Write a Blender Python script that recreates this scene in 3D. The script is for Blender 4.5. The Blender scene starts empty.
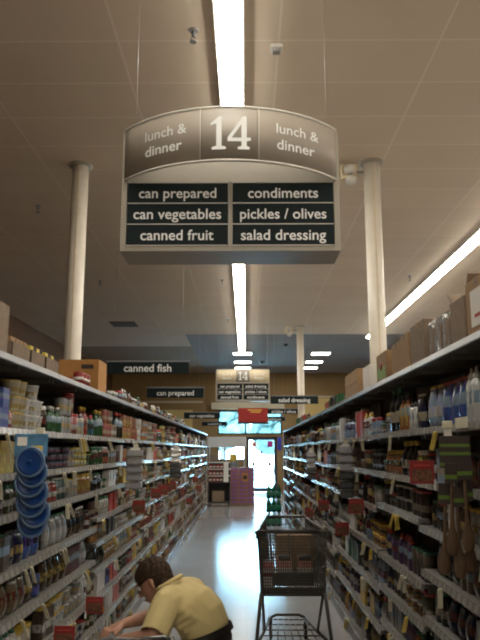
import bpy, bmesh, math, random
from mathutils import Vector, Matrix

rng = random.Random(14)
SC = bpy.context.scene
COL = SC.collection
CEIL = 4.60          # ceiling height
EXPOSURE = 0.95
PI = math.pi
ORD = ['first', 'second', 'third', 'fourth', 'fifth', 'sixth', 'seventh', 'eighth', 'ninth', 'tenth',
       'eleventh', 'twelfth', 'thirteenth', 'fourteenth', 'fifteenth', 'sixteenth', 'seventeenth', 'eighteenth']

# ------------------------------------------------------------------ materials
def lin(c):
    return tuple(((v / 255) / 12.92 if v / 255 <= .04045 else ((v / 255 + .055) / 1.055) ** 2.4) for v in c)

def mat(name, color, rough=.6, metal=0., noise=0., nscale=12., emit=0., spec=.5, bump=0.):
    m = bpy.data.materials.new(name); m.use_nodes = True
    nt = m.node_tree; b = nt.nodes['Principled BSDF']
    b.inputs['Base Color'].default_value = (*color, 1)
    b.inputs['Roughness'].default_value = rough
    b.inputs['Metallic'].default_value = metal
    b.inputs['Specular IOR Level'].default_value = spec
    if emit:
        b.inputs['Emission Color'].default_value = (*color, 1)
        b.inputs['Emission Strength'].default_value = emit
    if noise or bump:
        tc = nt.nodes.new('ShaderNodeTexCoord'); n = nt.nodes.new('ShaderNodeTexNoise')
        n.inputs['Scale'].default_value = nscale; n.inputs['Detail'].default_value = 4
        nt.links.new(tc.outputs['Object'], n.inputs['Vector'])
        if noise:
            r = nt.nodes.new('ShaderNodeValToRGB')
            r.color_ramp.elements[0].position = .3; r.color_ramp.elements[1].position = .7
            r.color_ramp.elements[0].color = (*[v * (1 - noise) for v in color], 1)
            r.color_ramp.elements[1].color = (*[min(1, v * (1 + noise)) for v in color], 1)
            nt.links.new(n.outputs['Fac'], r.inputs['Fac']); nt.links.new(r.outputs['Color'], b.inputs['Base Color'])
        if bump:
            bp = nt.nodes.new('ShaderNodeBump'); bp.inputs['Strength'].default_value = bump; bp.inputs['Distance'].default_value = .01
            nt.links.new(n.outputs['Fac'], bp.inputs['Height']); nt.links.new(bp.outputs['Normal'], b.inputs['Normal'])
    return m

def tile_mat(name, c1, c2, line, w, h, mortar, rough, noise=.08, offx=0., offy=0., spec=.5):
    """flat rectangular tiles with thin joints, in world metres"""
    m = bpy.data.materials.new(name); m.use_nodes = True
    nt = m.node_tree; b = nt.nodes['Principled BSDF']; N = nt.nodes.new; L = nt.links.new
    b.inputs['Roughness'].default_value = rough; b.inputs['Specular IOR Level'].default_value = spec
    tc = N('ShaderNodeTexCoord'); mp = N('ShaderNodeMapping'); mp.inputs['Location'].default_value = (offx, offy, 0)
    L(tc.outputs['Object'], mp.inputs['Vector'])
    br = N('ShaderNodeTexBrick'); br.offset = 0; br.squash = 1
    br.inputs['Color1'].default_value = (*c1, 1); br.inputs['Color2'].default_value = (*c2, 1); br.inputs['Mortar'].default_value = (*line, 1)
    br.inputs['Scale'].default_value = 1; br.inputs['Mortar Size'].default_value = mortar; br.inputs['Mortar Smooth'].default_value = .2
    br.inputs['Brick Width'].default_value = w; br.inputs['Row Height'].default_value = h
    L(mp.outputs['Vector'], br.inputs['Vector'])
    n = N('ShaderNodeTexNoise'); n.inputs['Scale'].default_value = 1.3; n.inputs['Detail'].default_value = 6
    L(tc.outputs['Object'], n.inputs['Vector'])
    mr = N('ShaderNodeMapRange'); mr.inputs[3].default_value = 1 - noise; mr.inputs[4].default_value = 1 + noise
    L(n.outputs['Fac'], mr.inputs[0])
    mx = N('ShaderNodeMix'); mx.data_type = 'RGBA'; mx.blend_type = 'MULTIPLY'; mx.inputs[0].default_value = 1
    L(br.outputs['Color'], mx.inputs[6]); L(mr.outputs[0], mx.inputs[7]); L(mx.outputs[2], b.inputs['Base Color'])
    return m

def print_mat(name, stuff=False, rough=.45):
    """printed packaging: base colour of the product, a label band and printed blobs"""
    m = bpy.data.materials.new(name); m.use_nodes = True
    nt = m.node_tree; b = nt.nodes['Principled BSDF']; N = nt.nodes.new; L = nt.links.new
    b.inputs['Roughness'].default_value = rough
    if stuff:
        a = N('ShaderNodeAttribute'); a.attribute_name = 'tint'; col, seed = a.outputs['Color'], a.outputs['Alpha']
        g = N('ShaderNodeAttribute'); g.attribute_name = 'spot'; vec = g.outputs['Vector']
    else:
        a = N('ShaderNodeObjectInfo'); col, seed = a.outputs['Color'], a.outputs['Alpha']
        g = N('ShaderNodeTexCoord'); vec = g.outputs['Generated']
    sx = N('ShaderNodeSeparateXYZ'); L(vec, sx.inputs[0])
    def math_(op, x, y):
        n = N('ShaderNodeMath'); n.operation = op
        for i, v in enumerate((x, y)):
            if isinstance(v, (int, float)): n.inputs[i].default_value = v
            else: L(v, n.inputs[i])
        return n.outputs[0]
    lo = math_('MULTIPLY_ADD', seed, .25); lo.node.inputs[2].default_value = .22
    hi = math_('ADD', lo, .27)
    band = math_('MULTIPLY', math_('GREATER_THAN', sx.outputs[2], lo), math_('LESS_THAN', sx.outputs[2], hi))
    rp = N('ShaderNodeValToRGB'); rp.color_ramp.interpolation = 'CONSTANT'
    e = rp.color_ramp.elements
    cols = BANDCOL
    e[0].position = 0; e[0].color = (*cols[0], 1); e[1].position = 1 / len(cols); e[1].color = (*cols[1], 1)
    for i in range(2, len(cols)):
        q = e.new(i / len(cols)); q.color = (*cols[i], 1)
    L(seed, rp.inputs[0])
    mx = N('ShaderNodeMix'); mx.data_type = 'RGBA'; L(band, mx.inputs[0]); L(col, mx.inputs[6]); L(rp.outputs[0], mx.inputs[7])
    nz = N('ShaderNodeTexNoise'); nz.noise_dimensions = '4D'; nz.inputs['Scale'].default_value = 3.6; nz.inputs['Detail'].default_value = 2
    L(vec, nz.inputs['Vector']); L(math_('MULTIPLY', seed, 40.), nz.inputs['W'])
    blob = math_('MULTIPLY', math_('GREATER_THAN', nz.outputs['Fac'], .57), .75)
    hs = N('ShaderNodeHueSaturation'); hs.inputs['Hue'].default_value = .57; hs.inputs['Value'].default_value = 1.5; L(col, hs.inputs['Color'])
    m2 = N('ShaderNodeMix'); m2.data_type = 'RGBA'; L(blob, m2.inputs[0]); L(mx.outputs[2], m2.inputs[6]); L(hs.outputs[0], m2.inputs[7])
    L(m2.outputs[2], b.inputs['Base Color'])
    return m

def cap_mat(name, stuff=False):
    m = bpy.data.materials.new(name); m.use_nodes = True
    nt = m.node_tree; b = nt.nodes['Principled BSDF']; N = nt.nodes.new; L = nt.links.new
    b.inputs['Roughness'].default_value = .35
    if stuff:
        a = N('ShaderNodeAttribute'); a.attribute_name = 'tint'; seed = a.outputs['Alpha']
    else:
        a = N('ShaderNodeObjectInfo'); seed = a.outputs['Alpha']
    q = N('ShaderNodeMath'); q.operation = 'FRACT'
    q0 = N('ShaderNodeMath'); q0.operation = 'MULTIPLY'; q0.inputs[1].default_value = 6.7; L(seed, q0.inputs[0]); L(q0.outputs[0], q.inputs[0])
    rp = N('ShaderNodeValToRGB'); rp.color_ramp.interpolation = 'CONSTANT'; e = rp.color_ramp.elements
    cols = [(.6, .58, .54), (.35, .03, .02), (.02, .02, .02), (.45, .43, .4), (.5, .33, .04), (.02, .1, .04)]
    e[0].position = 0; e[0].color = (*cols[0], 1); e[1].position = 1 / 6; e[1].color = (*cols[1], 1)
    for i in range(2, 6):
        z = e.new(i / 6); z.color = (*cols[i], 1)
    L(q.outputs[0], rp.inputs[0]); L(rp.outputs[0], b.inputs['Base Color'])
    return m

BANDS = ['cream', 'white', 'yellow', 'dark red', 'black', 'pale blue']
BANDCOL = [(.52, .42, .26), (.62, .6, .56), (.55, .36, .05), (.2, .02, .015), (.02, .02, .02), (.25, .38, .5)]
COLOURS = {
    'red': (.42, .03, .02), 'dark red': (.16, .02, .015), 'navy blue': (.02, .035, .12), 'bright blue': (.03, .12, .45),
    'teal': (.05, .22, .2), 'green': (.06, .2, .04), 'olive': (.12, .11, .03), 'yellow': (.6, .42, .04), 'orange': (.5, .15, .02),
    'brown': (.13, .06, .025), 'dark brown': (.05, .026, .014), 'tan': (.33, .22, .11), 'cream': (.55, .46, .3), 'white': (.68, .66, .62),
    'black': (.018, .016, .015), 'silver grey': (.34, .34, .33), 'pink': (.5, .2, .2), 'purple': (.1, .04, .16), 'lime green': (.2, .5, .05),
    'pale blue': (.28, .42, .58)}

COLOURS = {k: tuple(c * (.5 if k in ('white', 'cream', 'red', 'yellow', 'pale blue', 'silver grey', 'orange', 'bright blue') else .34) for c in v) for k, v in COLOURS.items()}; COLOURS = {k: tuple(c * .78 + .22 * (sum(v) / 3) for c in v) for k, v in COLOURS.items()}; BANDCOL = [tuple((c * .75 + .25 * sum(v) / 3) * .5 for c in v) for v in BANDCOL]
M = {}
M['print'] = print_mat('printed_packaging'); M['print_far'] = print_mat('printed_packaging_far', True)
M['gloss'] = print_mat('glossy_packaging', rough=.18); M['gloss_far'] = print_mat('glossy_packaging_far', True, .18)
M['cap'] = cap_mat('container_cap'); M['cap_far'] = cap_mat('container_cap_far', True)
M['ceil'] = tile_mat('ceiling_tile', (.71, .59, .455), (.675, .56, .43), (.79, .69, .56), 1.2, .6, .009, .9, .05, -.25, .13)
M['ceil_dark'] = tile_mat('front_ceiling_tile', (.27, .24, .22), (.255, .225, .205), (.34, .31, .29), 1.2, .6, .008, .9, .06)
M['ceil_brown'] = tile_mat('brown_ceiling_tile', (.34, .25, .17), (.32, .235, .16), (.4, .31, .23), 1.2, .6, .008, .9, .06)
M['floor'] = tile_mat('floor_vinyl_tile', (.38, .375, .38), (.36, .355, .36), (.30, .295, .30), .305, .305, .002, .17, .1, spec=.8)
M['wall_dark'] = mat('brown_wall_paint', (.13, .065, .022), .8, noise=.06)
M['wall_ochre'] = mat('ochre_wall_paint', (.30, .185, .07), .8, noise=.06)
M['beige'] = mat('beige_paint', (.6, .5, .33), .7, noise=.04)
M['yellow_panel'] = mat('yellow_wall_panel', (.62, .45, .17), .7, noise=.04)
M['column'] = mat('column_paint', (.66, .6, .5), .45, noise=.03)
M['white_metal'] = mat('white_enamel', (.7, .68, .64), .4)
M['tube'] = mat('lit_fluorescent_diffuser', (1., .955, .86), .5, emit=13.5)
M['troffer'] = mat('lit_troffer_lens', (1., .98, .93), .5, emit=9.)
M['shelf'] = mat('shelf_grey_enamel', (.13, .12, .105), .45, noise=.05)
M['deck_dark'] = mat('dark_backboard', (.10, .085, .068), .8, noise=.1)
M['edge'] = mat('brushed_edge_strip', (.12, .12, .12), .3, .3); M['kick'] = mat('kick_plate_grey', (.2, .2, .2), .4)
M['tag_y'] = mat('yellow_tag_paper', (.62, .46, .10), .7); M['tag_w'] = mat('cream_tag_paper', (.60, .55, .40), .7)
M['sign_taupe'] = mat('taupe_sign_face', (.30, .255, .205), .5, noise=.03)
M['sign_centre'] = mat('darker_taupe_sign_face', (.26, .22, .17), .5)
M['sign_frame'] = mat('sign_frame_metal', (.32, .285, .225), .45)
M['sign_light'] = mat('sign_light_edge', (.55, .52, .46), .35)
M['sign_pale'] = mat('sign_pale_board', (.62, .58, .50), .6)
M['sign_dark'] = mat('sign_dark_panel', (.010, .016, .016), .7, spec=.15)
M['lettering'] = mat('sign_lettering', (.80, .80, .77), .6)
M['steel'] = mat('galvanised_steel', (.42, .42, .41), .35, .7)
M['card'] = mat('cardboard', (.29, .175, .085), .85, noise=.1, nscale=30)
M['card_grey'] = mat('dull_cardboard', (.21, .15, .10), .85, noise=.12, nscale=30)
M['carton_orange'] = mat('orange_brown_carton', (.42, .20, .055), .8, noise=.05, nscale=20)
M['ink'] = mat('dark_print', (.045, .03, .025), .8); M['red_ink'] = mat('red_print', (.4, .05, .03), .7)
M['paper'] = mat('white_paper', (.66, .62, .56), .7); M['film'] = mat('silvery_shrink_film', (.55, .54, .52), .18, .55, noise=.25, nscale=40, bump=.8)
M['yellow'] = mat('yellow_label', (.6, .45, .05), .6); M['black'] = mat('black_plastic', (.015, .015, .015), .4)
M['rubber'] = mat('black_rubber', (.02, .02, .02), .7)
M['cart'] = mat('cart_coated_wire', (.06, .052, .038), .4); M['cart_plastic'] = mat('cart_dark_plastic', (.05, .045, .04), .5)
M['skin'] = mat('skin', (.40, .20, .125), .55, noise=.08, nscale=25); M['shirt'] = mat('yellow_cotton_shirt', (.58, .46, .21), .85, noise=.06, nscale=14)
M['hair'] = mat('dark_brown_hair', (.036, .02, .011), .75, spec=.15, noise=.35, nscale=60, bump=.6); M['trouser'] = mat('black_trouser_cloth', (.018, .018, .022), .85)
M['leather'] = mat('black_leather', (.014, .012, .01), .4); M['eye'] = mat('eye_white', (.6, .58, .55), .3)
M['blue_lid'] = mat('blue_plastic', (.004, .034, .15), .3, noise=.12, nscale=30); M['blue_card'] = mat('pale_blue_card', (.07, .19, .32), .5, noise=.3, nscale=25)
M['clear_rim'] = mat('clear_plastic_rim', (.09, .15, .25), .25)
M['wood'] = mat('spoon_wood', (.085, .045, .02), .6, noise=.2, nscale=30)
M['green_card'] = mat('lime_card', (.10, .17, .02), .6); M['grey_bag'] = mat('grey_foil', (.33, .33, .34), .25, .5, noise=.3, nscale=40)
M['red_card'] = mat('red_card', (.22, .012, .01), .55); M['food_photo'] = mat('food_photo_print', (.12, .045, .02), .6, noise=.7, nscale=60)
M['banner_red'] = mat('red_banner', (.33, .02, .015), .7); M['gold'] = mat('gold_print', (.6, .36, .05), .6)
M['magenta'] = mat('magenta_poster', (.6, .02, .25), .6); M['poster_red'] = mat('red_poster', (.7, .09, .03), .6); M['poster_green'] = mat('green_poster', (.2, .3, .1), .6)
M['poster_pink'] = mat('pink_poster', (.75, .2, .2), .6)
M['door_frame'] = mat('dark_door_frame', (.02, .03, .05), .4); M['blue_sign'] = mat('blue_sign', (.03, .06, .5), .5)
M['soda_case'] = mat('pink_soda_case', (.25, .085, .10), .5, noise=.2, nscale=20); M['soda_stripe'] = mat('pale_case_stripe', (.25, .15, .18), .5)
M['green_bottle'] = mat('green_bottle', (.006, .08, .04), .15); M['green_wrap'] = mat('green_wrap', (.01, .15, .085), .3, noise=.3, nscale=20)
M['asphalt'] = mat('car_park_concrete', (.5, .5, .5), .9, noise=.1, nscale=2); M['bark'] = mat('bark', (.1, .07, .05), .9); M['foliage'] = mat('tree_foliage', (.05, .075, .065), .8, noise=.4, nscale=3)
M['pack_pink'] = mat('pink_meat_pack', (.75, .32, .24), .35, noise=.4, nscale=40); M['sensor_lens'] = mat('grey_lens', (.3, .29, .27), .2); M['lamp_lens'] = mat('pale_lamp_lens', (.62, .6, .54), .2)

def glass_mat():
    m = bpy.data.materials.new('window_glass'); m.use_nodes = True; nt = m.node_tree
    nt.nodes.remove(nt.nodes['Principled BSDF']); out = nt.nodes['Material Output']
    t = nt.nodes.new('ShaderNodeBsdfTransparent'); t.inputs[0].default_value = (.86, .95, .95, 1)
    g = nt.nodes.new('ShaderNodeBsdfGlossy'); g.inputs['Roughness'].default_value = .03
    f = nt.nodes.new('ShaderNodeFresnel'); f.inputs[0].default_value = 1.45
    x = nt.nodes.new('ShaderNodeMixShader'); nt.links.new(f.outputs[0], x.inputs[0]); nt.links.new(t.outputs[0], x.inputs[1]); nt.links.new(g.outputs[0], x.inputs[2])
    nt.links.new(x.outputs[0], out.inputs[0]); return m
M['glass'] = glass_mat()

def rail_mat():
    """shelf-edge price rail: grey enamel with white price slips along it"""
    m = bpy.data.materials.new('price_rail'); m.use_nodes = True; nt = m.node_tree; b = nt.nodes['Principled BSDF']; N = nt.nodes.new; L = nt.links.new
    b.inputs['Roughness'].default_value = .22; b.inputs['Specular IOR Level'].default_value = .7
    tc = N('ShaderNodeTexCoord'); br = N('ShaderNodeTexBrick'); br.offset = 0
    mp = N('ShaderNodeMapping'); mp.inputs['Rotation'].default_value = (0, 0, PI / 2); mp.inputs['Location'].default_value = (0, 2.5, 0); L(tc.outputs['Object'], mp.inputs[0])
    br.inputs['Scale'].default_value = 1; br.inputs['Brick Width'].default_value = .075; br.inputs['Row Height'].default_value = 5; br.inputs['Mortar Size'].default_value = .014
    br.inputs['Color1'].default_value = (.25, .24, .215, 1); br.inputs['Color2'].default_value = (.20, .19, .17, 1); br.inputs['Mortar'].default_value = (.15, .145, .13, 1)
    L(mp.outputs[0], br.inputs['Vector']); L(br.outputs['Color'], b.inputs['Base Color'])
    return m
M['rail'] = rail_mat()

# ------------------------------------------------------------------ geometry helpers
def box(bm, lo, hi, mi=0, bevel=0.):
    vs = [bm.verts.new((x, y, z)) for z in (lo[2], hi[2]) for y in (lo[1], hi[1]) for x in (lo[0], hi[0])]
    fs = [bm.faces.new([vs[i] for i in f]) for f in ((0, 2, 3, 1), (4, 5, 7, 6), (0, 1, 5, 4), (2, 6, 7, 3), (0, 4, 6, 2), (1, 3, 7, 5))]
    for f in fs: f.material_index = mi
    if bevel:
        r = bmesh.ops.bevel(bm, geom=list({e for f in fs for e in f.edges}), offset=bevel, segments=2, affect='EDGES', profile=.5)
        for f in r['faces']: f.material_index = mi
    return vs

def lathe(bm, prof, seg=14, mi=0, sx=1., sy=1., off=(0, 0, 0), loop=False):
    """revolve [(r, z), ...] about z; r = 0 closes to a point; open ends are capped"""
    rings = []
    for r, z in prof:
        if r < 1e-6: rings.append([bm.verts.new((off[0], off[1], off[2] + z))])
        else: rings.append([bm.verts.new((off[0] + r * sx * math.cos(2 * PI * i / seg), off[1] + r * sy * math.sin(2 * PI * i / seg), off[2] + z)) for i in range(seg)])
    for a, b in zip(rings, rings[1:] + rings[:1]) if loop else zip(rings, rings[1:]):
        for i in range(seg):
            j = (i + 1) % seg
            if len(a) == 1 and len(b) == 1: continue
            if len(a) == 1: f = bm.faces.new((a[0], b[j], b[i]))
            elif len(b) == 1: f = bm.faces.new((a[i], a[j], b[0]))
            else: f = bm.faces.new((a[i], a[j], b[j], b[i]))
            f.material_index = mi; f.smooth = True
    for ring, rev in () if loop else ((rings[0], True), (rings[-1], False)):
        if len(ring) > 1:
            f = bm.faces.new(ring[::-1] if rev else ring); f.material_index = mi

def tube(bm, pts, r, seg=6, mi=0, closed=False):
    pts = [Vector(p) for p in pts]; n = len(pts); rings = []
    for i, p in enumerate(pts):
        a = pts[i - 1] if (i or closed) else None; b = pts[(i + 1) % n] if (i < n - 1 or closed) else None
        t = ((p - a).normalized() if a is not None else Vector()) + ((b - p).normalized() if b is not None else Vector())
        t.normalize()
        u = t.cross(Vector((0, 0, 1)) if abs(t.z) < .9 else Vector((1, 0, 0))).normalized(); v = t.cross(u)
        rings.append([bm.verts.new(p + u * r * math.cos(2 * PI * k / seg) + v * r * math.sin(2 * PI * k / seg)) for k in range(seg)])
    for i in range(n if closed else n - 1):
        a, b = rings[i], rings[(i + 1) % n]
        # match ring start to avoid twist
        s = min(range(seg), key=lambda q: (a[0].co - b[q].co).length)
        for k in range(seg):
            f = bm.faces.new((a[k], a[(k + 1) % seg], b[(k + 1 + s) % seg], b[(k + s) % seg])); f.smooth = True; f.material_index = mi
    if not closed:
        for g in (rings[0], rings[-1]):
            f = bm.faces.new(g); f.material_index = mi

def arcpts(c, r, a0, a1, n, ax='xz'):
    o = []
    for i in range(n + 1):
        t = a0 + (a1 - a0) * i / n; p = [c[0], c[1], c[2]]
        p['xyz'.index(ax[0])] += r * math.cos(t); p['xyz'.index(ax[1])] += r * math.sin(t); o.append(tuple(p))
    return o

def mesh(name, bm, mats, fix=True):
    if fix: bmesh.ops.recalc_face_normals(bm, faces=bm.faces[:])
    me = bpy.data.meshes.new(name); bm.to_mesh(me); bm.free()
    for m in (mats if isinstance(mats, (list, tuple)) else [mats]): me.materials.append(M[m] if isinstance(m, str) else m)
    return me

def obj(name, bm, mats, parent=None, loc=None, rz=0):
    me = bm if isinstance(bm, bpy.types.Mesh) else mesh(name, bm, mats)
    o = bpy.data.objects.new(name, me); COL.objects.link(o)
    if parent: o.parent = parent
    if loc: o.location = loc
    if rz: o.rotation_euler[2] = rz
    return o

def boxobj(name, lo, hi, mats, parent=None, bevel=0., loc=None, rz=0):
    bm = bmesh.new(); box(bm, lo, hi, 0, bevel); return obj(name, bm, mats, parent, loc, rz)

def tag(o, label, cat, group=None):
    o['label'] = label; o['category'] = cat
    if group: o['group'] = group
    return o

def thing(name, label, cat, loc=(0, 0, 0), rz=0, group=None):
    o = bpy.data.objects.new(name, None); COL.objects.link(o); o.location = loc; o.rotation_euler[2] = rz; o.empty_display_size = .1
    return tag(o, label, cat, group)

def struct(o):
    o['kind'] = 'structure'; return o

def copy_tree(o, parent=None, kids=None):
    c = o.copy(); COL.objects.link(c); c.parent = parent
    for ch in o.children: copy_tree(ch, c)
    return c

def text_mesh(s, width=None, height=None, depth=.001, bold=.0):
    """letters standing in the x-z plane, facing -y, centred; scaled to a width or a cap height"""
    cu = bpy.data.curves.new('lettering', 'FONT'); cu.body = s; cu.align_x = 'CENTER'; cu.size = 1; cu.offset = bold; cu.extrude = 0; cu.resolution_u = 4
    o = bpy.data.objects.new('lettering', cu); COL.objects.link(o)
    me = bpy.data.meshes.new_from_object(o.evaluated_get(bpy.context.evaluated_depsgraph_get()))
    bpy.data.objects.remove(o); bpy.data.curves.remove(cu)
    xs = [v.co.x for v in me.vertices]; ys = [v.co.y for v in me.vertices]
    k = width / (max(xs) - min(xs)) if width else height / .73
    cx = (max(xs) + min(xs)) / 2
    bm = bmesh.new(); bm.from_mesh(me); bpy.data.meshes.remove(me)
    for v in bm.verts: v.co = Vector(((v.co.x - cx) * k, 0, (v.co.y - .36) * k))
    for f in bm.faces: f.smooth = False
    r = bmesh.ops.extrude_face_region(bm, geom=bm.faces[:])
    for g in r['geom']:
        if isinstance(g, bmesh.types.BMVert): g.co.y -= depth
    for f in bm.faces: f.smooth = False
    return bm

def ev(o):
    me = bpy.data.meshes.new_from_object(o.evaluated_get(bpy.context.evaluated_depsgraph_get())); return me

# ------------------------------------------------------------------ setting
YF = 27.3    # front wall
XL, XR = -1.10, .91      # shelf fronts left and right of the aisle
AX = -.105               # aisle centre line
struct(boxobj('floor', (-5.6, -7, -.1), (9.2, YF + .2, 0), 'floor'))
struct(boxobj('ceiling', (-5.6, -7, CEIL), (9.2, 17.95, CEIL + .1), 'ceil'))
bm = bmesh.new(); box(bm, (-1.6, 17.95, CEIL), (9.2, YF + .2, CEIL + .1))
struct(obj('ceiling_front', bm, 'ceil_dark'))
struct(boxobj('ceiling_corner', (-5.6, 20.1, CEIL), (-1.6, YF + .2, CEIL + .1), 'ceil_brown')); struct(boxobj('ceiling_bay', (-5.6, 17.95, CEIL), (-1.6, 20.1, CEIL + .1), 'ceil'))
struct(boxobj('wall_left', (-5.6, -7, 0), (-5.3, YF + .2, CEIL), 'wall_dark'))
struct(boxobj('wall_right', (9.0, -7, 0), (9.2, YF + .2, CEIL), 'wall_ochre'))
struct(boxobj('wall_back', (-5.3, -7, 0), (9.0, -6.8, CEIL), 'beige'))
# front wall with openings: upper window, lower window, door
bm = bmesh.new()
WX0, WX1 = -1.1, 1.40
def wl(x0, z0, x1, z1): box(bm, (x0, YF, z0), (x1, YF + .2, z1))
wl(-5.3, 0, WX0, CEIL); wl(WX1, 0, 9.0, CEIL); wl(WX0, 3.12, WX1, CEIL); wl(WX0, 2.1, WX1, 2.2); wl(WX0, 0, -.04, 1.2); wl(-.04, 0, .03, 2.1); wl(1.2, 0, WX1, 2.1)
struct(obj('wall_front', bm, 'wall_ochre'))
struct(boxobj('trim_1', (-3.25, YF - .04, 1.2), (-2.1, YF, 3.15), 'yellow_panel'))
struct(boxobj('trim_2', (2.13, YF - .04, 2.75), (3.45, YF, 3.6), 'yellow_panel'))
struct(boxobj('trim_3', (-1.35, YF - .3, 3.16), (1.5, YF, 3.42), 'beige'))
struct(boxobj('trim_4', (-4.2, YF - .05, 3.42), (-1.7, YF, 3.5), 'beige'))
struct(boxobj('trim_5', (1.7, YF - .05, 3.62), (6.5, YF, 3.7), 'beige'))
struct(boxobj('baseboard_front', (-5.3, YF - .02, 0), (-.04, YF, .12), 'kick'))

def window(name, x0, z0, x1, z1, bars):
    w = bpy.data.objects.new(name, None); COL.objects.link(w); w.location = ((x0 + x1) / 2, YF + .08, z0); struct(w)
    hw, h = (x1 - x0) / 2, z1 - z0; b = bmesh.new()
    for lo, hi in (((-hw, -.04, 0), (-hw + .05, .04, h)), ((hw - .05, -.04, 0), (hw, .04, h)), ((-hw, -.04, 0), (hw, .04, .05)), ((-hw, -.04, h - .05), (hw, .04, h))): box(b, lo, hi)
    for x in bars: box(b, (x - .03 - (x0 + x1) / 2, -.04, 0), (x + .03 - (x0 + x1) / 2, .04, h))
    obj('window_frame', b, 'door_frame', w); boxobj('window_pane', (-hw + .05, -.004, .05), (hw - .05, .004, h - .05), 'glass', w)
window('window_1', WX0, 2.2, WX1, 3.12, (-.02,)); window('window_2', WX0, 1.2, -.04, 2.1, (-.82, -.45))

d = bpy.data.objects.new('door_1', None); COL.objects.link(d); d.location = (.03, YF + .05, 0); struct(d)
bm = bmesh.new()
for lo, hi in (((0, 0, 0), (.1, .09, 2.1)), ((1.07, 0, 0), (1.17, .09, 2.1)), ((0, 0, 1.99), (1.17, .09, 2.1)), ((0, 0, .02), (1.17, .09, .17))): box(bm, lo, hi)
obj('door_frame', bm, 'door_frame', d); boxobj('door_pane', (.1, .03, .17), (1.07, .04, 1.99), 'glass', d)
bm = bmesh.new(); tube(bm, [(.12, -.05, .82), (1.05, -.05, .82)], .018); box(bm, (.1, -.06, .78), (.15, 0, .86)); box(bm, (1.02, -.06, .78), (1.07, 0, .86)); obj('door_handle', bm, 'steel', d)
for (x, z, w, h, m, wd) in ((.2, 1.72, .16, .2, 'poster_red', 'red square poster at the upper hinge side of the glass door'), (.81, 1.72, .2, .22, 'magenta', 'magenta square poster at the upper corner of the glass door'),
                            (.2, .98, .13, .16, 'poster_green', 'small dull green notice low on the glass door'), (.83, .98, .13, .16, 'poster_pink', 'small pink notice low on the glass door'),
                            (.52, 1.45, .09, .12, 'blue_sign', 'tiny dark sticker at the middle of the glass door')):
    o = boxobj('door_poster', (0, -.004, 0), (w, 0, h), m, None, 0, (.03 + x, YF + .078, z)); tag(o, wd, 'poster')
o = boxobj('wall_notice', (0, -.02, 0), (.14, 0, .5), 'blue_sign', None, .004, (1.23, YF, 1.6)); tag(o, 'tall blue notice on the wall beside the glass door', 'notice')

# outside: paving, a few trees, daylight sky
struct(boxobj('pavement_outside', (-30, YF + .2, -.12), (32, 75, -.02), 'asphalt'))
def tree(x, y, h, r, label):
    t = thing('tree', label, 'tree', (x, y, 0)); b = bmesh.new(); lathe(b, [(.18, -.02), (.12, h * .5), (.05, h * .8)], 8); obj('trunk', b, 'bark', t)
    b = bmesh.new()
    for i in range(26):
        a = rng.uniform(0, 2 * PI); q = rng.uniform(0, r); zz = h * .62 + rng.uniform(-r * .7, r * .8)
        bmesh.ops.create_icosphere(b, subdivisions=2, radius=rng.uniform(.3, .5) * r, matrix=Matrix.Translation((q * math.cos(a), q * math.sin(a), zz)))
    for v in b.verts: v.co += Vector((rng.uniform(-.12, .12), rng.uniform(-.12, .12), rng.uniform(-.12, .12)))
    obj('foliage', b, 'foliage', t)
tree(-1.5, 44, 5.2, 1.7, 'round green tree outside seen through the transom behind the price signs')
tree(2.0, 47, 5.0, 1.8, 'green tree outside seen through the transom behind the door')
w = bpy.data.worlds.new('sky'); SC.world = w; w.use_nodes = True; nt = w.node_tree; bg = nt.nodes['Background']
bg.inputs[0].default_value = (.44, .74, 1., 1); bg.inputs[1].default_value = 22.0

# ------------------------------------------------------------------ columns and ceiling fittings
def column(x, y, name='column'):
    c = bpy.data.objects.new(name, None); COL.objects.link(c); c.location = (x, y, 0); struct(c)
    b = bmesh.new(); lathe(b, [(.085, 0), (.085, CEIL)], 28); obj('shaft', b, 'column', c)
    b = bmesh.new(); lathe(b, [(.086, CEIL - .02), (.125, CEIL - .02), (.125, CEIL)], 28); obj('collar', b, 'sign_frame', c)
    b = bmesh.new(); box(b, (-.006, -.0885, 0), (.006, -.083, CEIL - .02)); obj('seam', b, 'beige', c)
column(-1.765, 6.95); column(1.335, 6.9); column(1.335, 16.75)

def strip_light(x, y0, y1, label):
    t = thing('strip_light', label, 'ceiling light', (x, (y0 + y1) / 2, CEIL)); h = (y1 - y0) / 2
    b = bmesh.new()
    box(b, (-.105, -h, -.012), (.105, h, 0)); box(b, (-.105, -h, -.046), (-.095, h, -.012)); box(b, (.095, -h, -.046), (.105, h, -.012)); box(b, (-.095, -h - .01, -.075), (.095, -h, 0)); box(b, (-.095, h, -.075), (.095, h + .01, 0))
    obj('housing', b, 'white_metal', t)
    n = int((y1 - y0) / 2.44) or 1; L = (y1 - y0) / n
    b = bmesh.new(); prof = [(-.09, -.018), (-.085, -.045), (-.066, -.072), (0, -.084), (.066, -.072), (.085, -.045), (.09, -.018)]
    one = None
    a = [b.verts.new((px, -L / 2 + .004, pz)) for px, pz in prof]; c = [b.verts.new((px, L / 2 - .004, pz)) for px, pz in prof]
    for i in range(len(prof) - 1): f = b.faces.new((a[i], a[i + 1], c[i + 1], c[i])); f.smooth = True
    b.faces.new((a[0], c[0], c[-1], a[-1])); b.faces.new(a); b.faces.new(c)
    me = mesh('diffuser', b, 'tube')
    for k in range(n): obj('diffuser', me, None, t, (0, -h + (k + .5) * L, 0))
strip_light(AX - .01, -5, 20.8, 'long lit fluorescent strip along the ceiling above the middle of the aisle')
strip_light(3.3, -5, 18.2, 'long lit fluorescent strip beyond the tops of the shelves on the right')
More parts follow.
